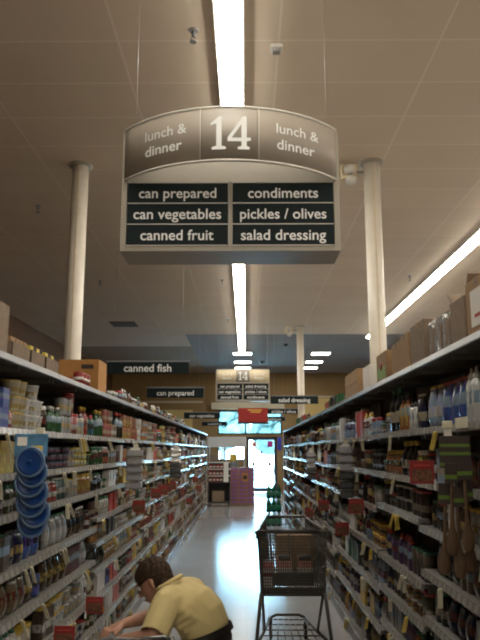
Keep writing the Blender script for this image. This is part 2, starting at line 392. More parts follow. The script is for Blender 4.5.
strip_light(6.55, -5, 18.2, 'unseen lit strip added over the third aisle to light the right side')  # out-of-view strip, added for light on the right side and ceiling

def troffer(x, y, label):
    t = thing('troffer_light', label, 'ceiling light', (x, y, CEIL), 0, None)
    b = bmesh.new()
    for lo, hi in (((-.31, -.31, -.02), (.31, -.28, 0)), ((-.31, .28, -.02), (.31, .31, 0)), ((-.31, -.28, -.02), (-.28, .28, 0)), ((.28, -.28, -.02), (.31, .28, 0))): box(b, lo, hi)
    obj('frame', b, 'white_metal', t); boxobj('diffuser', (-.28, -.28, -.012), (.28, .28, -.002), 'troffer', t)
for i, y in enumerate((21.6, 23.75, 25.5)):
    troffer(-.11, y, f'square lit ceiling panel past the middle strip light, {ORD[i]} from the camera')
    troffer(2.36, y, f'square lit ceiling panel beside the far column, {ORD[i]} from the camera')

def sprinkler(x, y, label):
    t = thing('sprinkler_head', label, 'sprinkler', (x, y, CEIL)); b = bmesh.new(); lathe(b, [(.035, -.008), (.04, 0)], 14); obj('escutcheon', b, 'steel', t)
    b = bmesh.new(); lathe(b, [(.012, -.05), (.016, -.008)], 8); tube(b, [(-.012, 0, -.05), (-.018, 0, -.07), (0, 0, -.088)], .004, 5); tube(b, [(.012, 0, -.05), (.018, 0, -.07), (0, 0, -.088)], .004, 5); lathe(b, [(.026, -.094), (.026, -.088)], 12); obj('deflector', b, 'kick', t)
for x, y, l in ((-.378, 4.54, 'small ceiling sprinkler just beside the strip light above the aisle sign'), (-2.59, 8.18, 'small ceiling sprinkler on the far side of the near white column'),
                (-2.62, 12.05, 'small ceiling sprinkler beyond the near white column, by the sign corner'), (2.87, 11.75, 'small ceiling sprinkler beside the strip light over the next aisle'),
                (-.42, 12.0, 'small ceiling sprinkler just under the aisle sign, beside the strip'), (-.42, 15.7, 'small ceiling sprinkler near the far end of the strip light'),
                (1.85, 20.2, 'sprinkler in the dark front ceiling before the panel lights'), (2.9, 21.4, 'sprinkler in the dark front ceiling past the panel lights')):
    sprinkler(x, y, l)
def camera_dome(x, y, label):
    t = thing('camera_dome', label, 'security camera', (x, y, CEIL)); b = bmesh.new(); lathe(b, [(.08, -.02), (.085, 0)], 16); obj('base', b, 'kick', t)
    b = bmesh.new(); lathe(b, [(0, -.08), (.035, -.07), (.06, -.045), (.07, -.02)], 16); obj('dome', b, 'black', t)
camera_dome(1.15, 19.6, 'black dome camera in the dark ceiling beside the far column'); camera_dome(.55, 23.6, 'black dome camera in the dark ceiling between the two rows of panels')
t = thing('smoke_detector', 'small pale square detector on the ceiling above the sign', 'detector', (.235, 4.75, CEIL))
boxobj('base', (-.045, -.045, -.03), (.045, .045, 0), 'white_metal', t, .006); boxobj('sensor', (-.028, -.028, -.055), (.028, .028, -.03), 'sensor_lens', t, .006)
t = thing('ceiling_vent', 'dark rectangular air vent in the ceiling behind the near white column', 'vent', (-2.95, 16.4, CEIL)); b = bmesh.new()
box(b, (-.3, -.3, -.015), (.3, .3, 0)); obj('backing', b, 'black', t); b = bmesh.new()
for k in range(6): box(b, (-.29, -.27 + k * .1, -.03), (.29, -.245 + k * .1, -.015))
obj('louvers', b, 'kick', t)
def twin_spot(x, y, z, label, arm):
    t = thing('emergency_light', label, 'emergency light', (x, y, z)); b = bmesh.new(); box(b, (-.085, -.03, -.06), (.085, .03, .10), 0, .012); obj('housing', b, 'beige', t)
    b = bmesh.new(); tube(b, [(.08, 0, .02), (arm, 0, .02)], .012); obj('bracket', b, 'sign_frame', t)
    for s, zz in ((-.0, .03), (.012, -.09)):
        b = bmesh.new(); lathe(b, [(.02, .05), (.05, .02), (.058, -.02), (0, -.03)], 16)
        bmesh.ops.rotate(b, verts=b.verts[:], cent=(0, 0, 0), matrix=Matrix.Rotation(-1.1, 3, 'X')); bmesh.ops.translate(b, verts=b.verts[:], vec=(s, -.05, zz)); obj('lamp_head', b, 'lamp_lens', t)
twin_spot(1.09, 6.9, 4.47, 'beige emergency light bracketed to the top of the near column by the sign', .18)
twin_spot(1.05, 16.7, 4.47, 'emergency light bracketed to the top of the far column', .22)

# ------------------------------------------------------------------ aisle signs
def glyph_14(bm, k, depth):
    """serif numerals 1 and 4, cap height 1 before scaling by k, facing -y"""
    polys = [[(-.62, 0), (-.12, 0), (-.12, .07), (-.27, .11), (-.27, 1.0), (-.36, 1.0), (-.66, .8), (-.66, .74), (-.46, .78), (-.46, .11), (-.62, .07)],
             [(.30, 0), (.72, 0), (.72, .07), (.62, .10), (.62, .24), (.78, .28), (.74, .37), (.62, .35), (.62, 1.0), (.48, 1.0), (-.06, .34), (-.06, .24), (.43, .24), (.43, .10), (.30, .07)]]
    hole = [(.43, .35), (.43, .72), (.12, .35)]
    for pi, p in enumerate(polys):
        if pi == 1:   # the 4: cut open around its counter
            pieces = [[(.30, 0), (.72, 0), (.72, .07), (.62, .10), (.62, 1.0), (.48, 1.0), (.43, .93), (.43, .10), (.30, .07)],
                      [(-.06, .24), (.43, .24), (.43, .35), (-.06, .35)], [(.62, .24), (.78, .28), (.74, .37), (.62, .35)], [(-.06, .35), (.09, .35), (.43, .765), (.43, .94)]]
        else:
            pieces = [p]
        for q in pieces:
            f0 = [bm.verts.new((x * k * .80, 0, (z - .5) * k)) for x, z in q]; f1 = [bm.verts.new((x * k * .80, -depth, (z - .5) * k)) for x, z in q]
            bm.faces.new(f1); bm.faces.new(f0[::-1])
            for i in range(len(q)): bm.faces.new((f0[i], f0[(i + 1) % len(q)], f1[(i + 1) % len(q)], f1[i]))

def aisle_sign(label, loc, words_l, words_r, bulge, both=True):
    t = thing('aisle_sign', label, 'sign', loc)   # origin: centre of the bottom edge
    W, H = .655, .76; TOP = .43                    # half width, overall height, top of the dark panels
    b = bmesh.new()
    for lo, hi in (((-W, 0, 0), (W, .03, .033)), ((-W, 0, .033), (-W + .032, .03, H)), ((W - .032, 0, .033), (W, .03, H)), ((-.012, -.004, .033), (.012, .03, TOP)), ((-W, .28, 0), (W, .31, .033)), ((-W, .28, .033), (-W + .032, .31, H)), ((W - .032, .28, .033), (W, .31, H)), ((-W, .03, 0), (W, .28, .012)), ((-W, .03, .012), (-W + .01, .28, TOP)), ((W - .01, .03, .012), (W, .28, TOP))): box(b, lo, hi)
    obj('frame', b, 'sign_frame', t)
    b = bmesh.new(); box(b, (-W + .03, .012, .033), (W - .03, .022, H - .01)); box(b, (-W + .03, .288, .033), (W - .03, .298, H - .01)); box(b, (-.012, .004, TOP), (.012, .013, H - .01)); obj('back_board', b, 'sign_pale', t)
    # curved header, bulging both ways
    R = ((W - .01) ** 2 + bulge ** 2) / (2 * bulge); A = math.asin((W - .01) / R); n = 28
    def arc(x, o=0.):   # y of the bulge at x
        return -(math.sqrt(max(0, (R + o) ** 2 - x * x)) - (R - bulge))
    def shell(x0, x1, z0, z1, o, th, mi_name, name, flip=False):
        b = bmesh.new(); rows = []
        for i in range(n + 1):
            x = x0 + (x1 - x0) * i / n; y0, y1 = arc(x, o), arc(x, o) + th
            if flip: y0, y1 = .31 - y0, .31 - y1
            rows.append([b.verts.new((x, yy, zz)) for yy, zz in ((y0, z0), (y0, z1), (y1, z1), (y1, z0))])
        for p, q in zip(rows, rows[1:]):
            for k in range(4): f = b.faces.new((p[k], p[(k + 1) % 4], q[(k + 1) % 4], q[k])); f.smooth = True
        b.faces.new(rows[0]); b.faces.new(rows[-1])
        return obj(name, b, mi_name, t)
    Z0, Z1 = TOP + .015, H
    HW = W - .012
    for fl in (False, True):
        shell(-HW, HW, Z0, Z1, 0, .012, 'sign_taupe' if bulge > .1 else 'beige', 'header', fl)
        shell(-HW, HW, Z1 - .002, Z1 + .010, .002, .014, 'sign_light', 'header_edge', fl)
        shell(-HW, HW, Z0 - .010, Z0 + .002, .002, .014, 'sign_light', 'header_edge', fl)
    shell(-.165, .165, Z0 + .012, Z1 - .008, .003, .006, 'sign_centre', 'number_panel')
    for x in (-.168, .165): shell(x, x + .006, Z0, Z1, .005, .01, 'sign_light', 'divider')
    b = bmesh.new(); glyph_14(b, .20, .0015)
    for v in b.verts: v.co.y += arc(v.co.x, .006) ; v.co.z += (Z0 + Z1) / 2 + .0
    obj('number', b, 'lettering', t)
    for s in (-1, 1):
        for wd, dz, wid, dx in (('lunch &', .052, .255, .012), ('dinner', -.045, .225, .0)):
            b = text_mesh(wd, width=wid, bold=.012)
            for v in b.verts: v.co.x += s * .385 + dx; v.co.z += (Z0 + Z1) / 2 + dz; v.co.y += arc(v.co.x, .002)
            obj('lettering', b, 'lettering', t)
    rowh = (TOP - .036) / 3
    for s, ws in ((-1, words_l), (1, words_r)):
        for k, (wd, wid) in enumerate(ws):
            zc = TOP - .004 - rowh * (k + .5); x0, x1 = (-W + .036, -.014) if s < 0 else (.014, W - .036)
            p = boxobj('category_panel', (x0, -.006, zc - rowh / 2 + .004), (x1, .008, zc + rowh / 2 - .003), 'sign_dark', t, .002)
            boxobj('panel_edge', (x0, -.008, zc - rowh / 2 - .002), (x1, .006, zc - rowh / 2 + .003), 'sign_light', t)
            b = text_mesh(wd, width=wid, bold=.01)
            for v in b.verts: v.co.x += (x0 + x1) / 2; v.co.z += zc; v.co.y -= .0065
            obj('lettering', b, 'lettering', p)
    b = bmesh.new()
    for x in (-W + .05, W - .05): tube(b, [(x, .15, H - .02), (x, .15, CEIL - loc[2])], .0012, 5); tube(b, [(x, .02, H - .03), (x, .29, H - .03)], .006, 5)
    obj('hanger', b, 'steel', t)
LW = [('can prepared', .465), ('can vegetables', .525), ('canned fruit', .435)]
aisle_sign('large hanging aisle sign with bulging taupe header and six dark category panels', (-.092, 3.94, 2.76), LW, [('condiments', .42), ('pickles / olives', .515), ('salad dressing', .505)], .30)
aisle_sign('small distant aisle sign hanging over the far end of the aisle, same kind', (-.075, 16.75, 2.76), LW, [('salad dressing', .505), ('pickles / olives', .515), ('condiments', .42)], .05)

def category_sign(word, x, y, z, w, h, tw, label):
    t = thing('category_sign', label, 'sign', (x, y, z)); boxobj('board', (-w / 2, -.012, 0), (w / 2, .012, h), 'sign_dark', t, .003)
    b = bmesh.new(); box(b, (-w / 2 - .01, -.016, h), (w / 2 + .01, .016, h + .02)); obj('top_rail', b, 'kick', t)
    b = text_mesh(word, width=tw, bold=.012)
    for v in b.verts: v.co.z += h / 2; v.co.y -= .0125
    obj('lettering', b, 'lettering', t)
    b = bmesh.new()
    for s in (-1, 1): tube(b, [(s * w * .42, 0, h + .01), (s * w * .42, 0, CEIL - z)], .0015, 5)
    obj('hanger', b, 'steel', t)
category_sign('canned fish', -1.43, 10.0, 2.69, 1.2, .172, .69, 'dark hanging category sign closest above the left shelves, behind the orange-brown carton')
category_sign('can prepared', -1.47, 14.4, 2.67, 1.19, .2, .77, 'second dark category sign above the left shelves, with yellow wall behind')
category_sign('can vegetables', -1.43, 22.6, 2.6, 1.17, .19, .8, 'third dark category sign beyond the left shelves, near the bright window')
category_sign('canned fruit', -1.15, 25.5, 2.47, .92, .14, .5, 'fourth and smallest dark category sign in front of the bright window')
category_sign('salad dressing', 1.15, 16.45, 2.675, 1.13, .18, .75, 'dark category sign closest above the right shelves, in front of the far column')
category_sign('pickles / olives', 1.18, 21.6, 2.7, 1.18, .15, .75, 'second dark category sign on the right, in front of the window corner')
category_sign('condiments', 1.0, 25.0, 2.62, .8, .14, .5, 'smallest dark category sign on the right, close to the window')

# ------------------------------------------------------------------ shelving
BAY = 1.22
DEPTH = {'left': .54, 'right': .33}
PAT = {'A': [2.04, 1.70, 1.49, 1.30, 1.04, .81, .55, .33, .12], 'C': [2.04, 1.70, 1.49, 1.30, 1.10, .92, .72, .52, .32, .12],
       'D': [2.04, 1.70, 1.48, 1.26, 1.00, .76, .52, .30, .12], 'R1': [2.06, 1.71, 1.44, 1.21, .99, .76, .55, .33, .12], 'R2': [2.06, 1.71, 1.45, 1.24, .91, .70, .48, .29, .12],
       'R3': [2.06, 1.70, 1.45, 1.20, .92, .65, .39, .12]}
LEFT_P = ['A', 'A', 'A', 'C', 'C', 'D', 'D', 'C', 'D', 'D', 'C', 'D', 'D', 'D', 'D']
RIGHT_P = ['R1', 'R1', 'R2', 'R3', 'R3', 'R1', 'R3', 'R2', 'R3', 'R3', 'R1', 'R3', 'R3']
LY0, RY0 = 1.63, 1.36
shared = {}
def shelf_mesh(side):
    k = 'shelf' + side
    if k not in shared:
        s = -1 if side == 'left' else 1; D = DEPTH[side]; b = bmesh.new()
        box(b, tuple(sorted((s * .012, s * D))[:1]) + (.004, -.022), tuple(sorted((s * .012, s * D))[1:]) + (BAY - .004, 0)); 
        for yy in (.02, BAY / 2 - .012, BAY - .045): box(b, (min(s * .05, s * (D - .01)), yy, -.05), (max(s * .05, s * (D - .01)), yy + .025, -.022))
        shared[k] = mesh('shelf', b, 'shelf')
    return shared[k]
def rail_mesh(side, plain=False):
    k = 'rail' + side + str(plain)
    if k not in shared:
        s = -1 if side == 'left' else 1; b = bmesh.new()
        pr = [(0., -.026), (.004, -.031), (.014, -.028), (.014, .003), (.008, .005)]
        a = [b.verts.new((s * p, .003, q)) for p, q in pr]; c = [b.verts.new((s * p, BAY - .003, q)) for p, q in pr]
        for i in range(5): b.faces.new((a[i], a[(i + 1) % 5], c[(i + 1) % 5], c[i]))
        b.faces.new(a); b.faces.new(c); shared[k] = mesh('edge_strip' if plain else 'price_rail', b, 'edge' if plain else 'rail')
    return shared[k]
def tag_mesh(side, colr):
    k = 'tag' + side + colr
    if k not in shared:
        b = bmesh.new(); box(b, (-.001, -.0125, -.085), (.001, .0125, 0)); box(b, (-.004, -.009, -.01), (.004, .009, .006)); shared[k] = mesh('price_tag', b, colr)
    return shared[k]

def gondola(side, i, y0, heights):
    s = -1 if side == 'left' else 1; xf = XL if side == 'left' else XR; D = DEPTH[side]
    lab = f'grey shelving bay on the {side} of the aisle, {ORD[i - 1]} one in view from the camera' if i else f'grey shelving bay on the {side}, cut off by the picture edge beside the camera'
    t = thing('shelving_bay', lab, 'shelving', (xf, y0, 0))
    X = lambda a, b: (min(s * a, s * b), max(s * a, s * b))
    x0, x1 = X(D - .015, D); boxobj('back_panel', (x0, .002, .0), (x1, BAY - .002, heights[0]), 'deck_dark', t)
    x0, x1 = X(.03, D - .016); boxobj('base_deck', (x0, .004, .02), (x1, BAY - .004, heights[-1] - .03), 'kick', t)
    x0, x1 = X(.006, .026); boxobj('kick_plate', (x0, .002, .0), (x1, BAY - .002, .085), 'kick', t)
    for yy in (.002, BAY - .03):
        x0, x1 = X(D - .045, D - .016); boxobj('upright', (x0, yy, .0), (x1, yy + .026, heights[0]), 'shelf', t)
    for k, z in enumerate(heights):
        sh = obj('shelf', shelf_mesh(side), None, t, (0, 0, z)); obj('price_rail' if k else 'edge_strip', rail_mesh(side, k == 0), None, sh, (0, 0, -.002))
        if k == 0 or y0 < 2: continue
        dist = y0
        n = rng.choice((1, 2, 2, 3)) if dist < 9 else rng.choice((0, 0, 1, 2))
        c0 = rng.uniform(.1, .85)
        for q in range(n):
            yy = (c0 + q * rng.uniform(.045, .075)) if rng.random() < .75 else rng.uniform(.05, 1.15)
            if yy > BAY - .05: continue
            tg = obj('price_tag', tag_mesh(side, rng.choice(('tag_y', 'tag_w', 'tag_w', 'tag_w') if dist > 7 else ('tag_y', 'tag_w', 'tag_w'))), None, sh, (-s * .008, yy, -.03))
            tg.rotation_euler = (rng.uniform(-.25, .25), s * rng.uniform(.15, .5), rng.uniform(.75, 1.45) * -s)
    return t

# ------------------------------------------------------------------ products
# kind -> (category, noun, width, depth, height, max stack, near part name)
KINDS = {'tin_can': ('can', 'tin can', .074, .074, .112, 2), 'tuna_can': ('can', 'flat tin', .088, .088, .042, 4), 'glass_jar': ('jar', 'glass jar', .082, .082, .135, 1),
         'sauce_bottle': ('bottle', 'sauce bottle', .07, .07, .225, 1), 'squeeze_bottle': ('bottle', 'squeeze bottle', .082, .06, .19, 1), 'food_carton': ('box', 'carton', .105, .06, .16, 1),
         'food_pouch': ('pouch', 'pouch', .125, .07, .165, 1), 'soup_cup': ('cup', 'soup cup', .098, .098, .082, 3), 'plastic_tub': ('tub', 'plastic tub', .112, .112, .075, 2), 'snack_canister': ('canister', 'canister', .086, .086, .15, 1)}
def kind_parts(kind, seg):
    """[(part name or None for the body, bmesh, material slot)]: unit products at their own size, base at z = 0"""
    _, _, w, dp, h, _ = KINDS[kind]; r = w / 2 - .002
    A = bmesh.new(); B = bmesh.new(); pn = 'lid'; gl = False
    if kind in ('tin_can', 'tuna_can'):
        lathe(A, [(r * .97, .004), (r, .007), (r, h - .007), (r * .97, h - .004)], seg)
        lathe(B, [(r * .9, h - .008), (r * .9, h - .004), (r * .97, h - .003), (r * 1.01, h - .002), (r * 1.01, h), (r * .93, h), (r * .9, h - .004), (0, h - .004)], seg); pn = 'rim'
    elif kind == 'glass_jar':
        lathe(A, [(r * .85, 0), (r, .008), (r, h * .68), (r * .9, h * .76), (r * .72, h * .82), (r * .72, h * .86)], seg); lathe(B, [(r * .8, h * .83), (r * .82, h * .84), (r * .82, h - .003), (r * .76, h)], seg); gl = True
    elif kind == 'sauce_bottle':
        lathe(A, [(r * .88, 0), (r, .008), (r, h * .56), (r * .8, h * .66), (r * .42, h * .76), (r * .36, h * .88)], seg); lathe(B, [(r * .44, h * .86), (r * .46, h * .98), (r * .38, h)], seg); pn = 'cap'; gl = True
    elif kind == 'squeeze_bottle':
        lathe(A, [(r * .9, 0), (r, .01), (r * .94, h * .35), (r, h * .62), (r * .72, h * .76), (r * .5, h * .79)], seg, 0, 1, dp / w); lathe(B, [(r * .55, h * .775), (r * .55, h * .86), (r * .3, h * .9), (r * .14, h)], seg, 0, 1, dp / w); pn = 'cap'; gl = True
    elif kind == 'food_carton':
        box(A, (-w / 2 + .001, -dp / 2, 0), (w / 2 - .001, dp / 2, h - .002), 0, .002); box(B, (-w / 2 + .003, -dp / 2 + .012, h - .003), (w / 2 - .003, dp / 2 - .012, h)); pn = 'top_flap'
    elif kind == 'food_pouch':
        nx, nz = 6, 7; g = {}
        for f_ in (0, 1):
            for i in range(nx + 1):
                for j in range(nz + 1):
                    u, v = i / nx, j / nz; th = dp / 2 * (math.sin(PI * u) ** .6) * (math.sin(PI * min(1, .12 + v * .88)) ** .7 if v < 1 else 0) * (1 - .3 * v)
                    g[f_, i, j] = A.verts.new(((u - .5) * w * .97, (-1 if f_ == 0 else 1) * max(th, .0015), v * h * .93))
            for i in range(nx):
                for j in range(nz): q = A.faces.new((g[f_, i, j], g[f_, i + 1, j], g[f_, i + 1, j + 1], g[f_, i, j + 1])); q.smooth = True
        for i in range(nx):
            for j in (0, nz): A.faces.new((g[0, i, j], g[0, i + 1, j], g[1, i + 1, j], g[1, i, j]))
        for j in range(nz):
            for i in (0, nx): A.faces.new((g[0, i, j], g[0, i, j + 1], g[1, i, j + 1], g[1, i, j]))
        box(B, (-w * .485, -.0015, h * .925), (w * .485, .0015, h)); pn = 'seal'; gl = True
    elif kind == 'soup_cup':
        lathe(A, [(r * .74, 0), (r * .78, .004), (r * .97, h - .006), (r * .97, h - .004)], seg); lathe(B, [(r * .9, h - .006), (r * 1.02, h - .005), (r * 1.02, h), (r * .9, h)], seg)
    elif kind == 'plastic_tub':
        lathe(A, [(r * .84, 0), (r * .88, .004), (r * .95, h - .014)], seg); lathe(B, [(r * 1.0, h - .016), (r * 1.0, h - .002), (r * .92, h)], seg)
    else:
        lathe(A, [(r * .97, 0), (r * .97, h - .012)], seg); lathe(B, [(r, h - .016), (r, h - .002), (r * .94, h)], seg)
    return A, B, pn, ('gloss' if gl else 'print')

proto = {}
def proto_of(kind, mode):
    """mode near: (body mesh, part mesh, part name); far: one mesh with two materials"""
    if (kind, mode) not in proto:
        A, B, pn, mm = kind_parts(kind, 14 if mode == 'near' else 9)
        if mode == 'near': proto[kind, mode] = (mesh(kind, A, mm), mesh(pn, B, 'cap'), pn)
        else:
            tmp = bpy.data.meshes.new('t'); B.to_mesh(tmp); n0 = len(A.faces); A.from_mesh(tmp); bpy.data.meshes.remove(tmp); B.free()
            A.faces.ensure_lookup_table()
            for f in A.faces[n0:]: f.material_index = 1
            proto[kind, mode] = (mesh(kind, A, [mm, 'cap']), None, mm)
    return proto[kind, mode]

ALL = []      # every product standing on the shelves
PAL = {'left_near': ['dark red', 'brown', 'navy blue', 'white', 'olive', 'tan', 'red', 'silver grey', 'dark brown', 'bright blue', 'orange', 'cream', 'green'],
       'left_far': ['red', 'orange', 'tan', 'white', 'green', 'dark red', 'yellow', 'cream', 'olive', 'brown', 'orange', 'red'],
       'right': ['brown', 'dark brown', 'black', 'olive', 'dark red', 'tan', 'orange', 'navy blue', 'white', 'silver grey', 'dark brown', 'brown', 'black', 'cream', 'pale blue', 'purple']}
KL = {'left_near': ['tin_can', 'tin_can', 'glass_jar', 'food_carton', 'food_pouch', 'sauce_bottle', 'tuna_can', 'snack_canister', 'soup_cup', 'plastic_tub'],
      'left_low': ['food_pouch', 'food_carton', 'tin_can', 'soup_cup', 'snack_canister', 'plastic_tub', 'squeeze_bottle'],
      'left_far': ['tin_can', 'tin_can', 'tin_can', 'glass_jar', 'snack_canister', 'food_carton', 'soup_cup', 'squeeze_bottle', 'plastic_tub', 'food_pouch', 'tuna_can'],
      'right': ['sauce_bottle', 'glass_jar', 'squeeze_bottle', 'food_carton', 'glass_jar', 'sauce_bottle', 'food_pouch', 'snack_canister', 'plastic_tub']}
# shelves the photograph shows clearly: (side, bay, shelf from the top) -> [(kind, colour, how many across, stack, height scale)]
SPEC = {
    ('left', 1, 1): [('food_carton', 'bright blue', 3, 3, .6, .95), ('squeeze_bottle', 'red', 1, 1, .55), ('soup_cup', 'cream', 2, 3, 1, .4), ('soup_cup', 'white', 3, 3, 1, .45), ('glass_jar', 'dark brown', 3, 1, 1.1)],
    ('left', 1, 2): [('food_carton', 'yellow', 4, 1, .95), ('tin_can', 'navy blue', 3, 1, 1), ('tuna_can', 'navy blue', 5, 3, 1)],
    ('left', 1, 3): [('glass_jar', 'dark red', 4, 1, 1), ('glass_jar', 'olive', 4, 1, 1), ('tin_can', 'dark brown', 4, 1, 1)],
    ('left', 1, 4): [('food_carton', 'brown', 4, 1, 1), ('food_pouch', 'navy blue', 2, 1, 1), ('food_pouch', 'bright blue', 3, 1, 1)],
    ('left', 1, 5): [('food_pouch', 'dark brown', 3, 1, 1), ('food_pouch', 'tan', 3, 1, 1), ('food_pouch', 'brown', 3, 1, 1)],
    ('left', 2, 1): [('sauce_bottle', 'green', 3, 1, .7), ('tin_can', 'silver grey', 3, 2, 1), ('snack_canister', 'red', 2, 2, .9), ('squeeze_bottle', 'cream', 2, 1, .8), ('sauce_bottle', 'red', 2, 1, .9), ('squeeze_bottle', 'teal', 3, 1, .85)],
    ('left', 2, 2): [('tuna_can', 'navy blue', 5, 3, 1), ('tin_can', 'silver grey', 2, 1, 1), ('tuna_can', 'yellow', 4, 4, 1)],
    ('left', 2, 3): [('squeeze_bottle', 'red', 2, 1, .85), ('snack_canister', 'teal', 3, 1, .9), ('tin_can', 'silver grey', 4, 1, 1), ('glass_jar', 'orange', 5, 1, 1)],
    ('left', 2, 4): [('food_pouch', 'silver grey', 4, 1, 1.05), ('food_pouch', 'brown', 4, 1, 1), ('glass_jar', 'dark red', 2, 1, 1)],
    ('left', 2, 5): [('food_pouch', 'brown', 4, 1, 1.05), ('food_carton', 'dark red', 3, 1, 1), ('food_pouch', 'silver grey', 2, 1, 1)],
    ('left', 2, 6): [('food_carton', 'brown', 2, 1, 1), ('soup_cup', 'white', 3, 2, 1), ('soup_cup', 'silver grey', 4, 2, 1)],
    ('left', 2, 7): [('tin_can', 'bright blue', 5, 2, .8), ('tin_can', 'green', 4, 2, .8), ('tin_can', 'navy blue', 4, 2, .8)],
    ('left', 3, 1): [('sauce_bottle', 'green', 4, 1, .9), ('tin_can', 'red', 4, 2, 1), ('tin_can', 'tan', 3, 2, 1)],
    ('left', 3, 2): [('glass_jar', 'green', 4, 1, 1), ('glass_jar', 'red', 2, 1, 1), ('tin_can', 'tan', 5, 1, 1)],
    ('left', 4, 1): [('tin_can', 'orange', 6, 2, 1), ('tin_can', 'red', 4, 2, 1), ('tin_can', 'white', 4, 2, 1)],
    ('left', 5, 1): [('tin_can', 'orange', 5, 2, 1), ('tin_can', 'tan', 5, 2, 1), ('tin_can', 'red', 4, 2, 1)],
    ('left', 6, 1): [('glass_jar', 'green', 5, 1, 1.2), ('tin_can', 'yellow', 5, 2, 1), ('glass_jar', 'olive', 4, 1, 1.2)],
    ('right', 1, 1): [('squeeze_bottle', 'white', 4, 1, 1.25, .9), ('food_pouch', 'bright blue', 3, 1, 1.3, .93), ('food_pouch', 'pale blue', 3, 1, 1.3, .25)],
    ('right', 1, 2): [('glass_jar', 'white', 2, 1, 1.1), ('glass_jar', 'dark red', 3, 1, 1.1), ('glass_jar', 'dark brown', 2, 1, 1), ('food_carton', 'pale blue', 2, 1, 1.05), ('food_pouch', 'dark red', 2, 1, 1)],
    ('right', 2, 1): [('food_pouch', 'navy blue', 1, 1, 1.2), ('squeeze_bottle', 'white', 2, 1, .9), ('sauce_bottle', 'orange', 3, 1, 1), ('sauce_bottle', 'black', 3, 1, 1.25), ('glass_jar', 'silver grey', 3, 1, 1)],
    ('right', 2, 2): [('glass_jar', 'yellow', 2, 1, 1.1), ('sauce_bottle', 'black', 4, 1, .9), ('glass_jar', 'orange', 6, 1, 1.1)],
    ('right', 3, 1): [('glass_jar', 'pale blue', 3, 1, 1), ('squeeze_bottle', 'white', 4, 1, 1), ('food_carton', 'lime green', 4, 1, 1.4), ('squeeze_bottle', 'pale blue', 3, 1, 1)],
    ('right', 4, 1): [('squeeze_bottle', 'pale blue', 6, 1, 1), ('food_carton', 'white', 3, 1, 1.3), ('squeeze_bottle', 'white', 3, 1, 1)],
    ('right', 5, 1): [('squeeze_bottle', 'pale blue', 5, 1, 1), ('squeeze_bottle', 'white', 4, 1, 1), ('sauce_bottle', 'silver grey', 4, 1, .9)],
}
def fill(side, i, y0, heights):
    s = -1 if side == 'left' else 1; xf = XL if side == 'left' else XR
    ymin = max(y0 + .03, 3.03 if side == 'left' else 2.7); ymax = y0 + BAY - .03
    used_all = set()
    for k in range(1, len(heights)):
        z = heights[k]; gap = heights[k - 1] - z - .055
        far = 'left_far' if y0 > 6 else ('left_low' if k >= 5 else 'left_near'); zone = 'right' if side == 'right' else far
        pal = PAL['left_far' if far == 'left_far' else 'left_near'] if side == 'left' else PAL['right']
        spec = list(SPEC.get((side, i, k), [])); used = set(); y = ymin; guard = 0; prev = None
        while y < ymax - .05 and guard < 60:
            guard += 1
            sd_ = None
            if spec: kind, col, n, st, hs, *sd_ = spec.pop(0)
            else:
                kind = rng.choice(KL[zone]); col = rng.choice(pal); n = rng.choice((2, 3, 3, 4)); st = KINDS[kind][5]; hs = rng.uniform(.92, 1.12)
                if (kind, col) in used or KINDS[kind][4] * .72 > gap: continue
                if y0 > 7: n += 1
            used.add((kind, col))
            _, _, w, dp, h, mx = KINDS[kind]; w = w * (1.0 if y0 < 7 else 1.08); h = h * hs
            if h > gap: h = gap
            st = max(1, min(st, int(gap / h))); seed = sd_[0] if sd_ else round(rng.uniform(.02, .97), 3); fac = []
            for q in range(n):
                if y + w > ymax: break
                for m in range(st):
                    if m and m == st - 1 and rng.random() < .15: continue
                    fac.append(dict(kind=kind, col=col, seed=seed, x=xf + s * (.03 + dp / 2 + rng.uniform(0, .018)), y=y + w / 2, z=z + m * h, hs=h / KINDS[kind][4], ws=w / KINDS[kind][2], rz=rng.uniform(-.12, .12), side=side, bay=i, shelf=k, prev=prev))
                y += w + .002
            if fac: prev = (kind, col)
            ALL.extend(fac); y += rng.uniform(0, .012)
for i, p in enumerate(LEFT_P):
    gondola('left', i, LY0 + i * BAY, PAT[p])
    if i: fill('left', i, LY0 + i * BAY, PAT[p])
for i, p in enumerate(RIGHT_P):
    gondola('right', i, RY0 + i * BAY, PAT[p])
    if i: fill('right', i, RY0 + i * BAY, PAT[p])
LEND = LY0 + len(LEFT_P) * BAY; REND = RY0 + len(RIGHT_P) * BAY

# loose packets and jars lying on the top shelves
def top_row(side, y, y1, kinds, cols, z):
    s = -1 if side == 'left' else 1; xf = XL if side == 'left' else XR
    while y < y1:
        kind = rng.choice(kinds); col = rng.choice(cols); seed = round(rng.uniform(.02, .97), 3); _, _, w, dp, h, _ = KINDS[kind]; hs = rng.uniform(.65, .95)
        for q in range(rng.choice((1, 2, 3))):
            ALL.append(dict(kind=kind, col=col, seed=seed, x=xf + s * (.06 + dp / 2), y=y + w / 2, z=z, hs=hs, ws=1.0, rz=rng.uniform(-.3, .3), side=side, bay=int((y - (LY0 if side == 'left' else RY0)) / BAY), shelf=0, prev=None)); y += w + .006
        y += rng.choice((.0, .02, .1))
top_row('left', 5.56, 13.5, ['food_pouch', 'glass_jar', 'glass_jar', 'food_pouch', 'plastic_tub'], ['tan', 'cream', 'brown', 'tan', 'dark red', 'brown'], 2.04)
top_row('right', 7.2, 8.6, ['food_carton', 'food_pouch'], ['tan', 'brown', 'cream'], 2.06); top_row('right', 11., 13.2, ['food_carton', 'food_pouch'], ['tan', 'brown', 'white'], 2.06)
bykind = {}
for p in ALL: bykind.setdefault(p['kind'], []).append(p)
FACEL = {}
